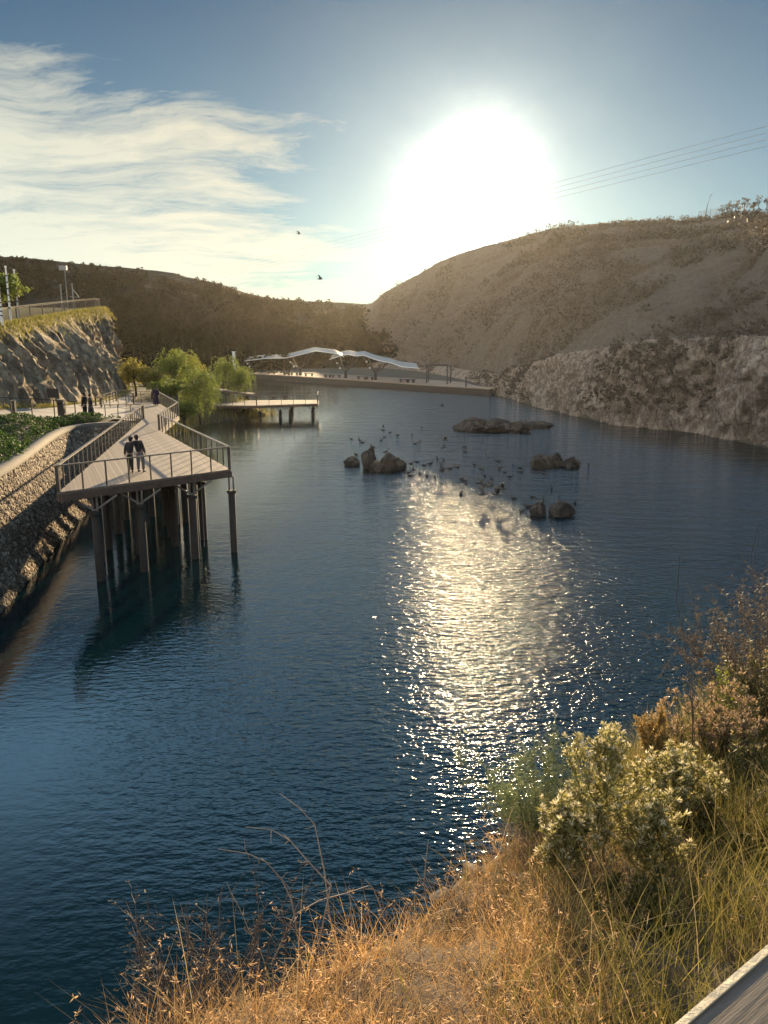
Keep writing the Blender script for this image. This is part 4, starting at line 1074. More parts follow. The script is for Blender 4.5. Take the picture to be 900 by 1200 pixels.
# ------------------------------------------------------------------ trees and shrubs
def strand_quads(starts, dirs, length, nleaf, leaf, droop):
    """drooping twigs set with narrow leaves"""
    out = []
    for s, d in zip(starts, dirs):
        L = length*random.uniform(.6, 1.25); p = Vector(s); v = Vector(d)
        for k in range(nleaf):
            v = (v+Vector((0, 0, -droop))).normalized(); p = p+v*(L/nleaf)
            for _ in range(2):
                a = Vector((random.gauss(0, 1), random.gauss(0, 1), random.gauss(-.9, .6))).normalized()*leaf*random.uniform(.7, 1.3)
                b = a.cross(Vector((random.gauss(0, 1), random.gauss(0, 1), random.gauss(0, 1)))).normalized()*leaf*.22
                q = p+Vector((random.gauss(0, .05), random.gauss(0, .05), 0))
                out.append((q, q+a*.5+b, q+a, q+a*.5-b))
    return out
def tree(name, label, loc, h, spread, kind, seed, mat, group=None, n=90, leaf=.22, trunk_r=.12):
    random.seed(seed); loc = Vector(loc)
    t = thing(name, label, 'tree' if 'shrub' not in name else 'shrub', tuple(loc), group)
    m = MB(); lean = Vector((random.uniform(-.06, .06), random.uniform(-.06, .06), 0))*h
    th = h*(.45 if kind != 'shrub' else .2)
    m.tube([loc+Vector((0, 0, -.4)), loc+lean*.4+Vector((0, 0, th*.5)), loc+lean+Vector((0, 0, th))], [trunk_r*1.3, trunk_r, trunk_r*.75], 8)
    starts = []; dirs = []
    nl = 8 if kind == 'willow' else 11
    for i in range(nl):
        a = 2*math.pi*i/nl+random.uniform(-.3, .3); rr = spread*random.uniform(.35, .95); top = h*random.uniform(.68, .98)
        s = loc+lean+Vector((0, 0, th*random.uniform(.6, 1))); e = loc+lean+Vector((math.cos(a)*rr, math.sin(a)*rr, top)); mid = s.lerp(e, .5)+Vector((0, 0, h*.08))
        m.tube([s, mid, e], [trunk_r*.5, trunk_r*.32, trunk_r*.12], 5)
        for _ in range(n//nl):
            u = random.uniform(.35, 1); q = s.lerp(mid, u*2) if u < .5 else mid.lerp(e, u*2-1)
            starts.append(q+Vector((random.gauss(0, 1), random.gauss(0, 1), random.gauss(.2, .6)))*spread*.17)
            dirs.append(Vector((random.gauss(0, 1)+math.cos(a)*.8, random.gauss(0, 1)+math.sin(a)*.8, random.uniform(-.2, .9))).normalized())
    m.build('trunk', MAT['bark'], t, True)
    Q = strand_quads(starts, dirs, h*(.5 if kind == 'willow' else .24), 16 if kind == 'willow' else 11, leaf, .28 if kind == 'willow' else .05)
    Q = [q for q in Q if min(v.z for v in q) > loc.z+.05]
    link('crown', quads('crown', np.array([[tuple(v) for v in q] for q in Q])), MAT[mat], t)
    return t
def tree_top(px, ptop, Y, z0): return at_y(px, ptop, Y).z-z0
def build_trees():
    T = lambda px, Y, z: Vector((x_at(px, Y, z), Y, z))
    g = 'willows on the bank by the low pier'
    for name, lab, px, Y, z, top, spr, kind, sd, mat, n, leaf in (
        ('willow_tree', 'dark-based drooping willow standing at the water edge in front of the low pier', 235, 86, .8, 426, 1.35, 'willow', 3, 'willow', 190, .22),
        ('willow_tree', 'tall broad willow behind the deck bend, the highest of the willows', 204, 97, 2.4, 404, 2.1, 'willow', 5, 'willow', 170, .24),
        ('willow_tree', 'yellow-green willow between the highest willow and the low pier', 226, 101, 2.2, 410, 1.6, 'willow', 8, 'shrub', 140, .24),
        ('willow_tree', 'small thin willow just left of the white column', 266, 112, 2.0, 412, 1.8, 'willow', 11, 'willow', 100, .26),
        ('willow_tree', 'drooping willow hanging over the far end of the sloping walkway', 281, 110, .9, 427, 1.6, 'willow', 15, 'willow', 110, .26),
        ('shrub', 'yellow-green shrub against the right end of the cliff', 160, 92, 3.2, 415, 1.4, 'willow', 21, 'shrub', 150, .24),
        ('shrub', 'rounded leafy shrub between the cliff shrub and the highest willow', 178, 90, 3.4, 432, 1.5, 'shrub', 24, 'shrub', 140, .26),
        ('shrub', 'low shrub on the slope just behind the purple dressed person', 197, 84, 3.0, 447, 1.9, 'shrub', 27, 'willow', 150, .28),
        ('shrub', 'leafy bank shrub right behind the deck notch', 216, 80, 1.2, 470, 1.8, 'shrub', 29, 'willow', 140, .26)):
        tree(name, lab, T(px, Y, z), tree_top(px, top, Y, z), spr, kind, sd, mat, g if name == 'willow_tree' else 'shrubs on the bank by the deck', n, leaf)
    tree('leafy_tree', 'dense green tree at the left edge behind the banded light poles', T(-4, 68, 11.3), tree_top(-2, 312, 68, 11.3), 2.0, 'shrub', 41, 'willow', None, 260, .3)
    # pointed dark trees below the far hill
    random.seed(5); src = None
    for px, top, bot in ((158, 392, 420), (166, 386, 421), (172, 398, 422), (184, 388, 420), (196, 382, 418), (203, 390, 420), (150, 386, 416), (216, 392, 420), (226, 384, 417), (240, 390, 419), (248, 398, 420), (259, 386, 418), (268, 394, 420), (178, 400, 424), (232, 396, 422),
                         (286, 392, 416), (300, 396, 416), (318, 390, 414), (333, 398, 416), (120, 380, 412), (135, 384, 414), (142, 390, 414)):
        Y = 196+random.uniform(-12, 14); z0 = 1.0; h = at_y(px, top, Y).z-z0; p = T(px, Y, z0)
        if src is None:
            src = thing('pointed_tree', 'dark pointed tree in the belt at the foot of the far hill', 'tree', tuple(p), 'pointed trees below the far hill'); H0 = h
            MB().tube([p, p+Vector((0, 0, h*.9))], [.22, .03], 6).build('trunk', MAT['bark'], src)
            cen = []; rad = []
            for k in range(60):
                u = random.random()**.8; a = random.uniform(0, 6.28); r = (1-u)*h*.17+.1
                cen.append((p.x+math.cos(a)*r*.7, p.y+math.sin(a)*r*.7, p.z+h*(.08+.9*u))); rad.append(.35+.9*(1-u))
            link('crown', quads('crown', clump_quads(cen, rad, 16, .6, 1.3)), MAT['conifer'], src)
        else:
            s = h/H0; w = s*random.uniform(.75, 1.5); dup(src, p, random.uniform(0, 6), (w, w, s))
build_trees()

def blades(P, h, w, lean, curve, dirv=None, segs=3):
    """grass blades: P (n,3), heights, widths, lean and curvature; tapered curved strips"""
    n = len(P); az = RNG.uniform(0, 2*np.pi, n)
    d = np.stack([np.cos(az), np.sin(az), 0*az], 1)
    if dirv is not None: d = d+np.array(dirv); 
    s = RNG.uniform(0, 2*np.pi, n); side = np.stack([np.cos(s), np.sin(s), 0*s], 1)
    V = np.zeros((n, segs*2+1, 3))
    for k in range(segs+1):
        u = k/segs
        c = P+d*(lean*u+curve*u*u)[:, None]*h[:, None]+np.array([0, 0, 1.])*(h*(u-.35*curve*u*u))[:, None]
        if k < segs:
            ww = (w*(1-.55*u))[:, None]*side*.5
            V[:, 2*k] = c-ww; V[:, 2*k+1] = c+ww
        else: V[:, 2*segs] = c
    m = segs*2+1; loc = []; sz = []
    for k in range(segs-1): loc += [2*k, 2*k+1, 2*k+3, 2*k+2]; sz.append(4)
    loc += [2*segs-2, 2*segs-1, 2*segs]; sz.append(3)
    idx = (np.arange(n)[:, None]*m+np.array(loc)[None]).ravel()
    return V.reshape(-1, 3), np.tile(sz, n), idx, V[:, 2*segs]
def build_bank_growth():
    # leafy ground cover in the bed between the wall and the path
    r, c, _ = BED.shape; cen = []; rad = []
    while len(cen) < 1500:
        i = RNG.uniform(0, r-2); j = RNG.uniform(5, c*.97); a = BED[int(i), int(j)]; b = BED[int(i)+1, int(j)+1]; f = RNG.random(2)
        p = a*(1-f[0])+b*f[0]
        edge = (.4 if i > r-4 else 1)*(1 if j < c*.70 else .45)
        cen.append((p[0], p[1]+RNG.uniform(-.3, .3), p[2]+.15)); rad.append(RNG.uniform(.22, .5)*edge)
    o = link('ground_cover', quads('ground_cover', clump_quads(cen, rad, 46, .20, .8)), MAT['bed'])
    tag(o, 'low dark green ground cover between the stone wall and the path', 'ground cover', kind='stuff')
    # reeds and long grass on the shore behind the deck
    n = 5200; X = RNG.uniform(-24.5, -13.5, n); Y = RNG.uniform(56, 104, n)
    D = sdist(X, Y, LAKE); k = (D > -.5) & (D < 5.0); X, Y, D = X[k], Y[k], D[k]
    P = np.stack([X, Y, np.minimum(3.4, np.maximum(D, -.3)*.42)], 1); n = len(P)
    V, sz, idx, _ = blades(P, RNG.uniform(.6, 1.5, n), np.full(n, .07), RNG.uniform(.0, .3, n), RNG.uniform(0, .5, n))
    o = link('reeds', np_mesh('reeds', V, sz, idx), MAT['reed']); tag(o, 'tall yellow green reeds along the bank behind the deck', 'reeds', kind='stuff')
    # dry grass along the foot of the cliff and on its shoulder
    n = 2600; i = RNG.integers(16, 60, n); f = RNG.random(n)[:, None]
    P = PATH_B[i]*(1-f)+PATH_B[np.minimum(i+1, 69)]*f+np.stack([RNG.normal(.0, .25, n), RNG.normal(0, .2, n), np.full(n, -.02)], 1)
    V, sz, idx, _ = blades(P, RNG.uniform(.2, .55, n), np.full(n, .05), RNG.uniform(.0, .5, n), RNG.uniform(0, .5, n))
    o = link('cliff_foot_grass', np_mesh('cliff_foot_grass', V, sz, idx), MAT['reed']); tag(o, 'yellowish grass along the foot of the left cliff', 'grass', kind='stuff')
    T = resample(TOP, 400); n = 9000; i = RNG.integers(60, 300, n)
    P = T[i]+np.stack([RNG.normal(-.2, .55, n), RNG.normal(0, .3, n), np.full(n, 0.)], 1); P[:, 2] -= np.maximum(0, P[:, 0]-T[i][:, 0])*1.3
    V, sz, idx, _ = blades(P, RNG.uniform(.15, .5, n), np.full(n, .05), RNG.uniform(.0, .5, n), RNG.uniform(0, .6, n))
    o = link('cliff_top_grass', np_mesh('cliff_top_grass', V, sz, idx), MAT['reed']); tag(o, 'dry yellow grass along the upper edge of the left cliff', 'grass', kind='stuff')
build_bank_growth()

# ------------------------------------------------------------------ the near bank
EDGE = [(-14, -6), (-4, -.6), (-2.2, 1.0), (-1.45, 2.1), (-1.12, 2.85), (-.80, 3.3), (-.3, 3.66), (.02, 3.93), (.28, 4.28), (.58, 4.7), (1.0, 5.4), (1.35, 5.8), (2.2, 7.0), (3.2, 8.5), (5.0, 11), (7.2, 14), (11, 18), (18, 24), (34, 30), (34, -20), (-14, -20)]
def bank_z(X, Y):
    X = np.asarray(X, float); Y = np.asarray(Y, float)
    D = sdist(X, Y, EDGE)           # negative on the bank
    base = 7.73-.30*np.clip(Y, -3, 16)
    lip = -.10*np.exp(-(np.maximum(-D, 0)/.25))
    return base+lip-np.where(D > 0, 2.0*D, 0), D
def build_bank():
    xs = np.concatenate([np.arange(-13, -3, .4), np.arange(-3, 6, .085), np.arange(6, 33, .4)]); ys = np.concatenate([np.arange(-8, 0, .4), np.arange(0, 10, .085), np.arange(10, 30, .4)])
    X, Y = np.meshgrid(xs, ys); Z, D = bank_z(X, Y)
    N = noise_arr(X, Y, .8, 4)*.10+noise_arr(X, Y, 3.2, 3)*.035
    rock = np.where(D > .0, 1, 0)*noise_arr(X, Y, 1.3, 4, 3.)*.35
    Z = np.maximum(Z+N+rock, -4)
    me = grid_mesh('near_bank', np.stack([X, Y, Z], -1)); o = link('near_bank', me, MAT['soil'], smooth=True); tag(o, kind='structure')
build_bank()
def gz(x, y):
    z, d = bank_z(np.array([x]), np.array([y])); p = .10*fbm(Vector((x*.8, y*.8, 0)), 4)+.035*fbm(Vector((x*3.2, y*3.2, 0)), 3)
    return float(z[0])+p
def gpt(px, py):
    """ground point of the near bank under a photograph pixel"""
    r = ray(px, py); t = 2.27/(-r.z-.3*r.y); return Vector((r.x*t, r.y*t, 0)) + Vector((0, 0, gz(r.x*t, r.y*t)))
def scatter(n, x0, x1, y0, y1, fn, inset=0.):
    X = RNG.uniform(x0, x1, n); Y = RNG.uniform(y0, y1, n); Z, D = bank_z(X, Y)
    N = np.array([fbm(Vector((x*.8, y*.8, 0)), 4)*.10 for x, y in zip(X, Y)]); patch = np.array([fbm(Vector((x*.9, y*.9, 5)), 3) for x, y in zip(X, Y)])
    k = (D < -inset) & (RNG.random(n) < fn(X, Y, patch)); return np.stack([X, Y, Z+N-.02], 1)[k]
def sm(x, a, b): return np.clip((x-a)/(b-a), 0, 1)
def dryness(X, Y, p): return 1-sm(X+.35*p, .42+.15*Y-.10, .42+.15*Y+.45)
def near(X, Y): return np.clip(1.25-np.hypot(X, Y)/16, .15, 1)
def build_grass():
    # golden dry grass, matted and feathery
    P = scatter(150000, -3.2, 5, .9, 9.5, lambda X, Y, p: (.06+.94*dryness(X, Y, p))*near(X, Y)*(.85+.2*(p > -.25)))
    n = len(P); pn = np.array([fbm(Vector((x*1.7, y*1.7, 8)), 3) for x, y in P[:, :2]]); h = RNG.uniform(.08, .30, n)*np.clip(.95+1.1*pn, .45, 1.7)
    V, sz, idx, tip = blades(P, h, RNG.uniform(.0025, .005, n), RNG.uniform(0, .75, n)**1.2+.5*np.clip(-pn, 0, 1), RNG.uniform(.1, 1.1, n))
    o = link('dry_grass', np_mesh('dry_grass', V, sz, idx), MAT['dry_grass']); tag(o, 'matted golden dry grass covering the near bank', 'dry grass', kind='stuff')
    # nodding feathery seed heads
    sel = tip[(RNG.random(n) < .19) & (h > .17)]; m = len(sel); per = 7
    c = np.repeat(sel, per, 0); u = np.tile(np.linspace(0, 1, per), m); az = np.repeat(RNG.uniform(0, 6.28, m), per)
    nod = np.stack([np.cos(az)*u, np.sin(az)*u, .25-.6*u*u], 1)*.05
    b = c+nod; a = np.stack([np.cos(az), np.sin(az), -.35+0*az], 1)*.5+RNG.normal(0, .45, (m*per, 3)); a /= np.linalg.norm(a, axis=1, keepdims=True)
    L = RNG.uniform(.018, .034, m*per)[:, None]; wv = np.cross(a, RNG.normal(size=a.shape)); wv /= np.linalg.norm(wv, axis=1, keepdims=True); wv *= .0028
    Q = np.stack([b, b+a*L*.45+wv, b+a*L, b+a*L*.45-wv], 1)
    o = link('seed_heads', quads('seed_heads', Q), MAT['seed_head']); tag(o, 'nodding feathery seed heads over the golden dry grass', 'seed heads', kind='stuff')
    # longer green grass on the right
    P = scatter(95000, -1., 7.5, 1.2, 11, lambda X, Y, p: (.015+.985*(1-dryness(X, Y, p)))*near(X, Y)*(.35+.9*(p > -.05)))
    n = len(P)
    V, sz, idx, _ = blades(P, RNG.uniform(.18, .62, n), RNG.uniform(.003, .0065, n), RNG.uniform(0, .42, n), RNG.uniform(.0, .6, n), segs=4)
    o = link('green_grass', np_mesh('green_grass', V, sz, idx), MAT['green_grass']); tag(o, 'long green grass on the right part of the near bank', 'grass', kind='stuff')
    # bleached straw stalks
    P = scatter(7000, -1.5, 7.5, 1.2, 11, lambda X, Y, p: (.25+.75*(1-dryness(X, Y, p)))*near(X, Y)*.75)
    n = len(P)
    V, sz, idx, tip = blades(P, RNG.uniform(.3, .75, n), RNG.uniform(.003, .005, n), RNG.uniform(0, .5, n), RNG.uniform(.0, .7, n), segs=5)
    o = link('straw', np_mesh('straw', V, sz, idx), MAT['straw']); tag(o, 'bleached straw stalks standing among the green grass', 'straw', kind='stuff')
build_grass()

class Plant:
    """collects stems (tubes), leaf quads and head quads of one plant"""
    def __init__(s, seed): s.m = MB(); s.q = {}; s.r = random.Random(seed)
    def rnd(s): return Vector((s.r.gauss(0, 1), s.r.gauss(0, 1), s.r.gauss(0, 1)))
    def leaf(s, key, p, d, L, w):
        d = Vector(d).normalized(); b = d.cross(s.rnd()).normalized()*w*.5
        s.q.setdefault(key, []).append((p, p+d*L*.45+b, p+d*L, p+d*L*.45-b))
    def stem(s, pts, r0, r1, n=5):
        k = len(pts); s.m.tube(pts, [r0+(r1-r0)*i/(k-1) for i in range(k)], n)
    def curve(s, p, d, L, up=.3, wob=.15, k=6):
        out = [Vector(p)]; d = Vector(d).normalized()
        for _ in range(k):
            d = (d+Vector((0, 0, up/k*2))+s.rnd()*wob/k*2).normalized(); out.append(out[-1]+d*(L/k))
        return out
    def finish(s, t, stem_mat, mats):
        s.m.build('stem', MAT[stem_mat], t, False)
        for key, (mat) in mats.items():
            if key in s.q: link(key, quads(key, np.array([[tuple(v) for v in q] for q in s.q[key]])), MAT[mat], t)
def thistle(label, p, h, spread, seed, group):
    t = thing('thistle_plant', label, 'thistle', tuple(p), group); P = Plant(seed); r = P.r
    ax = P.curve(p+Vector((0, 0, -.05)), (r.uniform(-.08, .08), r.uniform(-.08, .08), 1), h, .1, .06, 10); P.stem(ax, .011, .004, 6)
    def head(q, d, sz):
        d = Vector(d).normalized()
        for _ in range(16):
            v = (d*1.1+P.rnd()*.62).normalized(); P.leaf('flower_head', q, v, sz*r.uniform(.7, 1.2), sz*.20)
        for _ in range(7):
            v = (d*.2+P.rnd()*.8).normalized(); P.leaf('foliage', q-d*sz*.5, v, sz*1.5, sz*.3)
    def twig(pts, dens, sc):
        for a, b in zip(pts[:-1], pts[1:]):
            for _ in range(dens):
                q = a.lerp(b, r.random()); v = (b-a).normalized()*.6+P.rnd()*.6+Vector((0, 0, .15))
                P.leaf('foliage', q, v, sc*r.uniform(.6, 1.3), sc*.24)
    twig(ax[2:], 7, .085)
    nb = 30
    for i in range(nb):
        u = .12+.86*i/nb; k = u*10; j = min(9, int(k)); q = ax[j].lerp(ax[j+1], k-j); az = i*2.4+r.uniform(-.4, .4)
        prof = math.sin(math.pi*min(1, .16+.80*u))**.8*(1.05-.85*u)+.08
        L = spread*prof*r.uniform(.75, 1.2)
        d = Vector((math.cos(az), math.sin(az), .35+.6*u)); b = P.curve(q, d, L, .5, .12, 6); P.stem(b, .0055, .0022, 5); twig(b[1:], 4, .06)
        head(b[-1], b[-1]-b[-2], .038)
        for _ in range(max(2, int(L*16))):
            w = r.uniform(.25, 1)*6; j2 = min(5, int(w)); q2 = b[j2].lerp(b[min(6, j2+1)], w-j2)
            d2 = (b[j2+1]-b[j2]).normalized()*.5+P.rnd()*.45+Vector((0, 0, .55)); s2 = P.curve(q2, d2, r.uniform(.06, .17), .3, .1, 3); P.stem(s2, .003, .002, 4); twig(s2, 4, .045); head(s2[-1], s2[-1]-s2[-2], r.uniform(.028, .042))
    head(ax[-1], (0, 0, 1), .045)
    P.finish(t, 'stem_green', {'foliage': 'thistle_leaf', 'flower_head': 'thistle_head'})
    return t, P
def bush(name, label, p, h, spread, seed, cat, stem_mat, leaf_mat, n=26, up=.35, leafL=.05, leafW=.012, dens=5, sub=5, cone=1.0, wob=.25, r0=.006, head=None, group=None, tilt=(0, 0)):
    """many-stemmed bush; head=(material, size, count) puts small seed clusters at twig ends"""
    t = thing(name, label, cat, tuple(p), group); P = Plant(seed); r = P.r
    for i in range(n):
        az = r.uniform(0, 6.283); o = math.sqrt(r.random())*spread*cone; L = h*r.uniform(.65, 1.08)
        d = Vector((math.cos(az)*o+tilt[0], math.sin(az)*o+tilt[1], h*.75)); q0 = p+Vector((math.cos(az), math.sin(az), 0))*o*.22+Vector((0, 0, -.06))
        b = P.curve(q0, d, L, up*.2, wob, 8); P.stem(b, r0*r.uniform(.7, 1.2), r0*.3, 4)
        def dress(pts, k0):
            for a, c in list(zip(pts[:-1], pts[1:]))[k0:]:
                for _ in range(dens):
                    q = a.lerp(c, r.random()); P.leaf('foliage', q, (c-a).normalized()*.5+P.rnd()*.55, leafL*r.uniform(.5, 1.4), leafW)
        dress(b, 2)
        for _ in range(sub):
            j = r.randint(2, 7); s2 = P.curve(b[j], (b[j+1]-b[j]).normalized()*.8+P.rnd()*.6, L*r.uniform(.12, .34), up, wob*1.3, 4); P.stem(s2, r0*.4, r0*.2, 3); dress(s2, 0)
            if head:
                for _ in range(head[2]):
                    P.leaf('seed_cluster', s2[-1]+P.rnd()*head[1]*.25, (s2[-1]-s2[-2]).normalized()+P.rnd()*.6, head[1]*r.uniform(.6, 1.3), head[1]*.35)
        if head:
            for _ in range(head[2]*2): P.leaf('seed_cluster', b[-1]+P.rnd()*head[1]*.3, (b[-1]-b[-2]).normalized()+P.rnd()*.6, head[1]*r.uniform(.6, 1.3), head[1]*.35)
    mats = {'foliage': leaf_mat}
    if head: mats['seed_cluster'] = head[0]
    P.finish(t, stem_mat, mats); return t
def at_dist(px, py, Y):
    """bank ground under pixel column px at distance Y (py only a hint)"""
    x = x_at(px, Y, 5.5); return Vector((x, Y, gz(x, Y)))
def build_plants():
    p = at_dist(700, 0, 5.0); h = at_y(697, 862, 5.0).z-p.z
    t, P = thistle('big cream-headed spiny thistle in the middle of the near bank, in front of the lake', p, h, .62, 4, 'thistles on the near bank')
    q = at_y(679, 982, 4.75); m = MB(); Q = []
    rr = random.Random(3)
    for _ in range(22):
        a = Vector((rr.gauss(0, 1), rr.gauss(0, 1), rr.gauss(.5, .6))).normalized()*.022; b = a.cross(Vector((.3, .5, .8))).normalized()*.004; Q.append((q, q+a*.5+b, q+a, q+a*.5-b))
    link('purple_flower', quads('purple_flower', np.array([[tuple(v) for v in s] for s in Q])), MAT['purple_petal'], t)
    p = at_dist(784, 0, 5.6); thistle('second cream-headed thistle, right behind the big one', p, at_y(790, 895, 5.6).z-p.z, .60, 9, 'thistles on the near bank')
    p = at_dist(652, 0, 4.5); thistle('low thistle at the left foot of the big one', p, at_y(652, 950, 4.5).z-p.z, .36, 12, 'thistles on the near bank')
    p = at_dist(742, 0, 4.7); thistle('low thistle at the right foot of the big one', p, at_y(745, 945, 4.7).z-p.z, .40, 15, 'thistles on the near bank')
    p = at_dist(634, 0, 5.55); bush('broom_bush', 'wispy grey-green broom at the bank edge left of the big thistle', p, at_y(620, 862, 5.6).z-p.z, .44, 21, 'bush', 'stem_green', 'broom', 44, .2, .05, .004, 9, 9, 1.0, .35, .003)
    p = at_dist(768, 0, 6.6); bush('amaranth_plant', 'upright reddish-gold plume rising behind the big thistle', p, at_y(768, 846, 6.6).z-p.z, .16, 25, 'plant', 'stem_green', 'spike', 16, .9, .045, .012, 22, 7, .9, .10, .004)
    p = at_dist(752, 0, 6.7); bush('amaranth_plant', 'shorter green-gold plume left beside the reddish one', p, at_y(752, 874, 6.7).z-p.z, .16, 26, 'plant', 'stem_green', 'spike', 12, .9, .04, .010, 18, 7, .9, .12, .004)
    p = at_dist(848, 0, 7.2); bush('dry_flower_bush', 'pinkish dry flowered bush below the lime-green sapling', p, at_y(846, 815, 7.2).z-p.z, .42, 31, 'bush', 'stem_dark', 'weed_leaf', 34, .5, .045, .012, 4, 8, 1.0, .2, .005, ('pink_dry', .05, 9))
    p = at_dist(806, 0, 7.6); bush('dry_flower_bush', 'small pink-brown dry bush left of the thin dark stalk', p, at_y(822, 822, 7.6).z-p.z, .3, 33, 'bush', 'stem_dark', 'weed_leaf', 14, .5, .045, .012, 4, 7, 1.0, .2, .005, ('pink_dry', .05, 8))
    p = at_dist(846, 0, 8.6); bush('lime_sapling', 'bright lime-green leafy sapling at the edge of the brown shrub', p, at_y(843, 780, 8.6).z-p.z, .22, 37, 'sapling', 'stem_dark', 'lime_leaf', 9, .6, .05, .025, 6, 6, .9, .15, .006)
    p = at_dist(905, 0, 9.4); bush('brown_shrub', 'tall hazy brown shrub filling the right edge above the bank', p, at_y(890, 672, 9.4).z-p.z, 1.25, 41, 'shrub', 'stem_dark', 'brown_leaf', 50, .3, .055, .010, 9, 12, 1.0, .4, .006, None, None, (-.1, 0))
    p = at_dist(950, 0, 8.0); bush('brown_shrub', 'dark olive shrub in front of the tall brown shrub at the right edge', p, at_y(905, 765, 8.0).z-p.z, 1.0, 43, 'shrub', 'stem_dark', 'weed_leaf', 70, .3, .055, .014, 9, 11, 1.0, .35, .006, ('straw', .035, 3), None, (-.1, 0))
    p = at_dist(885, 0, 6.2); bush('weed_clump', 'seedy green weeds at the right edge below the dark olive shrub', p, at_y(880, 880, 6.2).z-p.z, .55, 47, 'weeds', 'stem_green', 'weed_leaf', 40, .5, .06, .014, 7, 8, 1.0, .25, .004, ('straw', .035, 4))
    p = at_dist(830, 0, 5.6); bush('weed_clump', 'seedy weeds right of the second thistle under the pinkish bush', p, at_y(835, 925, 5.6).z-p.z, .5, 49, 'weeds', 'stem_green', 'weed_leaf', 36, .5, .055, .013, 7, 8, 1.0, .25, .004, ('straw', .032, 4))
    p = at_dist(880, 0, 4.9); bush('weed_clump', 'yellowish weeds at the right edge above the wooden handrail', p, at_y(880, 968, 4.9).z-p.z, .42, 53, 'weeds', 'stem_green', 'green_grass', 30, .5, .055, .010, 6, 7, 1.0, .25, .0035, ('straw', .03, 3))
    p = at_dist(720, 0, 4.1); bush('weed_clump', 'dark leafy weeds in the shade in front of the big thistle', p, .34, .34, 55, 'weeds', 'stem_green', 'weed_leaf', 26, .4, .05, .016, 7, 6, 1.0, .25, .0035)
    # thin dark stalks
    def stalk(label, pts, seed, side=6):
        b0 = Vector(pts[0]); t = thing('dry_stalk', label, 'stalk', tuple(b0), 'tall dark stalks on the near bank'); P = Plant(seed); r = P.r
        P.stem([Vector(q) for q in pts], .008, .0025, 5)
        for _ in range(side):
            j = r.randint(max(1, len(pts)//2-1), len(pts)-2); q = Vector(pts[j]).lerp(Vector(pts[j+1]), r.random()); s2 = P.curve(q, Vector((r.uniform(-1, .3), r.uniform(-.4, .4), .9)), r.uniform(.15, .5), .2, .15, 4); P.stem(s2, .003, .0012, 3)
        P.m.build('stem', MAT['stem_dark'], t)
    Y = 7.0; p = at_dist(812, 0, Y); stalk('thin dark bare stalk rising over the lake left of the lime sapling', [p, at_y(812, 880, Y), at_y(811, 830, Y), at_y(806, 780, Y), at_y(800, 740, Y), at_y(792, 700, Y)], 61, 9)
    Y = 7.2; p = at_dist(816, 0, Y); stalk('second thin dark stalk crossing close beside the first', [p, at_y(813, 850, Y), at_y(810, 790, Y), at_y(812, 745, Y)], 62, 3)
    Y = 8.4; p = at_dist(893, 0, Y); stalk('long dark stalk standing up out of the brown shrub', [p, at_y(892, 790, Y), at_y(889, 740, Y), at_y(884, 700, Y), at_y(880, 650, Y)], 63, 5)
    Y = 5.2; p = at_dist(888, 0, Y); stalk('crooked dark stalk among the seedy weeds at the right edge', [p, at_y(880, 980, Y), at_y(876, 950, Y), at_y(890, 930, Y), at_y(899, 925, Y)], 64, 4)
    # leafless thorny scrub at the lower left
    def thorn(label, p, n, seed, h, dirs, mat='stem_dark', r0=.006):
        t = thing('thorn_scrub', label, 'dead scrub', tuple(p), 'dead scrub at the lip of the bank'); P = Plant(seed); r = P.r
        for i in range(n):
            d = Vector(dirs[i % len(dirs)])+P.rnd()*.30; L = h*r.uniform(.45, 1.1); b = P.curve(p+P.rnd()*.07, d, L, .12, .45, 9); P.stem(b, r0*r.uniform(.6, 1.1), r0*.25, 4)
            for j in range(2, 9):
                for _ in range(3 if j > 3 else 2):
                    s2 = P.curve(b[j], (b[j]-b[j-1]).normalized()*.6+P.rnd()*.7, L*r.uniform(.05, .20), .15, .5, 4); P.stem(s2, r0*.35, r0*.15, 3)
                    if r.random() < .6:
                        for _ in range(3): P.leaf('foliage', s2[-1], P.rnd(), .014, .009)
                    if r.random() < .5:
                        s3 = P.curve(s2[2], P.rnd(), L*r.uniform(.03, .09), .1, .4, 3); P.stem(s3, r0*.22, r0*.12, 3)
        P.finish(t, mat, {'foliage': 'brown_leaf'})
    g1 = gpt(205, 1180); thorn('tangled dead thorny scrub at the lower left corner of the bank', g1+Vector((0, .05, 0)), 26, 71, .80, ((-.6, .3, .55), (-.25, .4, .8), (.1, .3, .9), (.35, .4, .7)))
    g2 = gpt(300, 1135); thorn('dead scrub with dark twigs standing over the water beside the thorny tangle', g2, 18, 72, .72, ((-.3, .3, .9), (.1, .3, .95), (.4, .3, .7), (-.55, .2, .7)))
    g4 = gpt(130, 1195); thorn('low dead scrub at the bottom left end of the bank', g4+Vector((-.05, .05, 0)), 16, 77, .5, ((-.6, .3, .45), (-.1, .4, .8), (.4, .4, .6)))
    # pale arching twigs over the water
    def arch(label, pix, Y0, Y1, seed):
        n = len(pix); pts = [at_y(px, py, Y0+(Y1-Y0)*i/(n-1)) for i, (px, py) in enumerate(pix)]
        t = thing('pale_twig', label, 'twig', tuple(pts[0]), 'pale bare twigs over the water'); P = Plant(seed); r = P.r; P.stem(pts, .0055, .0022, 5)
        for j in range(1, n-1):
            for _ in range(2): s2 = P.curve(pts[j], (pts[j+1]-pts[j]).normalized()*.5+P.rnd()*.5, r.uniform(.03, .10), .1, .3, 3); P.stem(s2, .0028, .001, 3)
        P.m.build('stem', MAT['stem_pale'], t)
    arch('pale arching twig reaching furthest left over the water', [(352, 1120), (346, 1080), (342, 1055), (330, 1030), (312, 1010), (290, 1000), (256, 995)], 3.62, 3.75, 81)
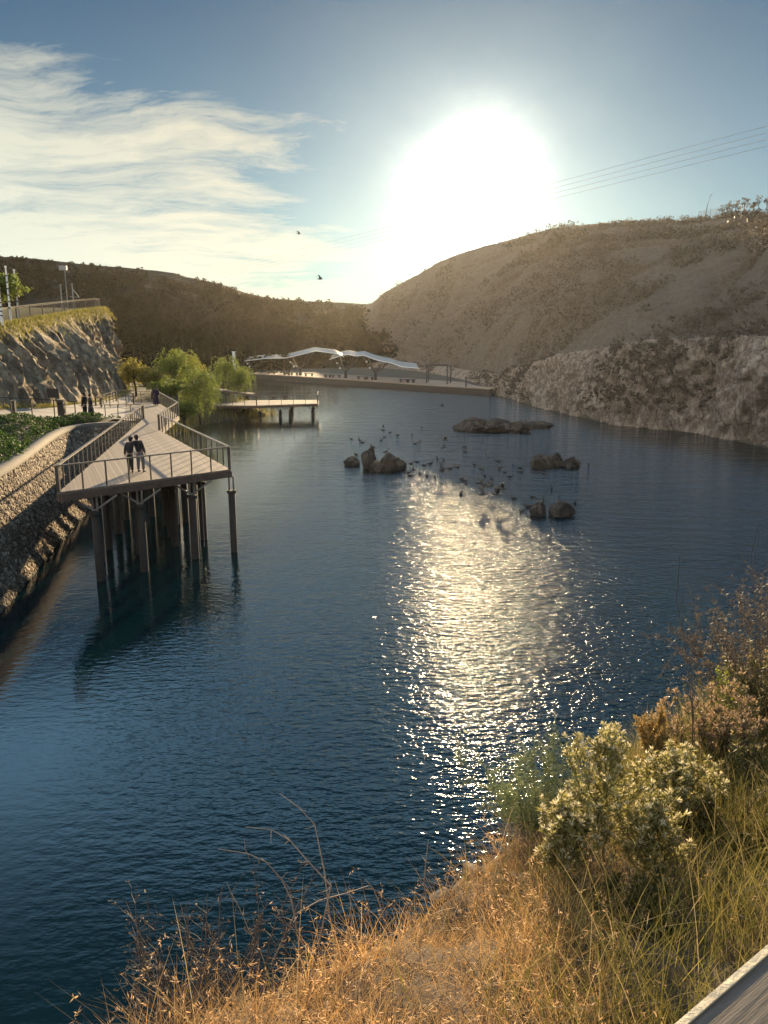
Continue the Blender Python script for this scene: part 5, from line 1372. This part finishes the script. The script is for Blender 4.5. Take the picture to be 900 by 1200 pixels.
    arch('pale twig forking up towards the glitter', [(372, 1112), (380, 1075), (388, 1038), (362, 1010), (340, 985), (318, 972), (288, 969)], 3.65, 3.85, 82)
    arch('highest pale twig, a short slanting one over the dark water', [(392, 1104), (386, 1070), (380, 1020), (369, 966), (350, 946), (328, 930)], 3.7, 3.95, 83)
    arch('pale twig lying low and pointing right over the water', [(318, 1130), (345, 1072), (375, 1055), (405, 1047), (432, 1038)], 3.6, 3.9, 84)
    arch('thin upright dry twig at the bank edge near the glitter', [(500, 1058), (497, 1035), (499, 1010), (502, 985)], 4.25, 4.3, 85)
    arch('leaning dry twig pair at the bank edge below the glitter', [(452, 1082), (446, 1062), (438, 1042), (428, 1030)], 3.98, 4.05, 86)
    # stones showing at the lip
    def stone(px, py, r, seed, lab):
        p = gpt(px, py); o = link('edge_stone', rock_mesh('edge_stone', (0, 0, 0), r, seed, .3, 0, 3), MAT['edge_rock']); o.location = p+Vector((0, .02, .0)); o.rotation_euler.z = seed
        tag(o, lab, 'stone', 'stones at the lip of the near bank')
    stone(558, 1020, (.13, .08, .07), 2.2, 'flat pale stone at the lip of the bank in the middle of the golden grass')
    stone(450, 1083, (.12, .07, .06), 3.7, 'pale stone at the lip of the bank nearest the dead twigs')
    stone(622, 985, (.14, .10, .11), 5.3, 'pale grey stone at the lip under the wispy broom')
    stone(520, 1046, (.09, .06, .05), 6.1, 'small stone at the lip left of the flat pale one')
build_plants()

# ------------------------------------------------------------------ wooden handrail at the camera
def build_handrail():
    a0 = at_z(795, 1200, 9.5); a1 = at_z(900, 1110, 9.5); d = (a1-a0).normalized(); nrm = Vector((d.y, -d.x, 0))   # towards the camera
    t = thing('wooden_handrail', 'weathered grey wooden handrail with a painted-on sunlit edge at the lower right corner', 'handrail', (a0.x, a0.y, 8.45))
    A = a0-d*2.2+nrm*.07; B = a0+d*3.0+nrm*.07
    me = MB().bar(A+Vector((0, 0, -.02)), B+Vector((0, 0, -.02)), .14, .04)
    o = me.build('top_plank', MAT['rail_wood'], t)
    MB().bar(A-nrm*.0680+Vector((0, 0, -.0105)), B-nrm*.0680+Vector((0, 0, -.0105)), .0055, .025).build('painted_sun_rim', MAT['sun_rim_wood'], t)  # pale strip painting the sunlit rim along the plank's far edge
    for k in (-1.9, -.2, 1.5, 2.8):
        p = a0+d*k+nrm*.07; MB().box((p.x, p.y, 8.93), (.09, .09, 1.06), math.atan2(d.y, d.x)).build('post', MAT['rail_wood'], t)
    MB().bar(A+Vector((0, 0, -.55)), B+Vector((0, 0, -.55)), .045, .10).build('mid_rail', MAT['rail_wood'], t)
    w = MB(); 
    c = a0+d*.3+nrm*1.3
    t2 = thing('boardwalk', 'plank boardwalk behind the handrail where the viewer stands', 'boardwalk', (c.x, c.y, 8.3))
    MAT['board'] = M_planks('boardwalk_planks', (.30, .24, .19), .14, -math.atan2(d.y, d.x))
    MB().bar(c-d*2.6+Vector((0, 0, 8.36-9.5)), c+d*2.9+Vector((0, 0, 8.36-9.5)), 2.4, .06).build('plank_floor', MAT['board'], t2)
    for k in (-2.2, 0, 2.4):
        p = c+d*k; MB().box((p.x, p.y, 7.6), (.15, .15, 1.46)).build('support_post', MAT['rail_wood'], t2)
def M_railwood():
    m = bpy.data.materials.new('weathered_wood'); t = NT(m); ang = math.atan2((at_z(900, 1110, 9.5)-at_z(795, 1200, 9.5)).y, (at_z(900, 1110, 9.5)-at_z(795, 1200, 9.5)).x)
    p = t.map(t.n('ShaderNodeTexCoord').outputs['Object'], (1, 1, 1), (0, 0, -ang)); g = t.map(p, (2.2, 34, 34))
    n = t.noise(g, 3., 6, .65); n2 = t.noise(p, 6, 4)
    c = t.ramp(n, [(.3, (.06, .05, .042)), (.5, (.115, .097, .082)), (.72, (.18, .155, .13))]); c = t.mix(t.math('MULTIPLY', n2, .4), c, (.085, .066, .052))
    b = t.n('ShaderNodeBump', {'Strength': .5, 'Distance': .004, 'Height': n})
    t.out(t.n('ShaderNodeBsdfPrincipled', {'Base Color': c, 'Roughness': .8, 'Specular IOR Level': .25, 'Normal': b.outputs[0]}).outputs[0]); return m
MAT['rail_wood'] = M_railwood()
MAT['sun_rim_wood'] = M_basic('sun_rim_pale_wood', (.50, .40, .26), .6, .2, 12, .2, 60)  # sunlight on the handrail edge, put into a pale wood colour
build_handrail()
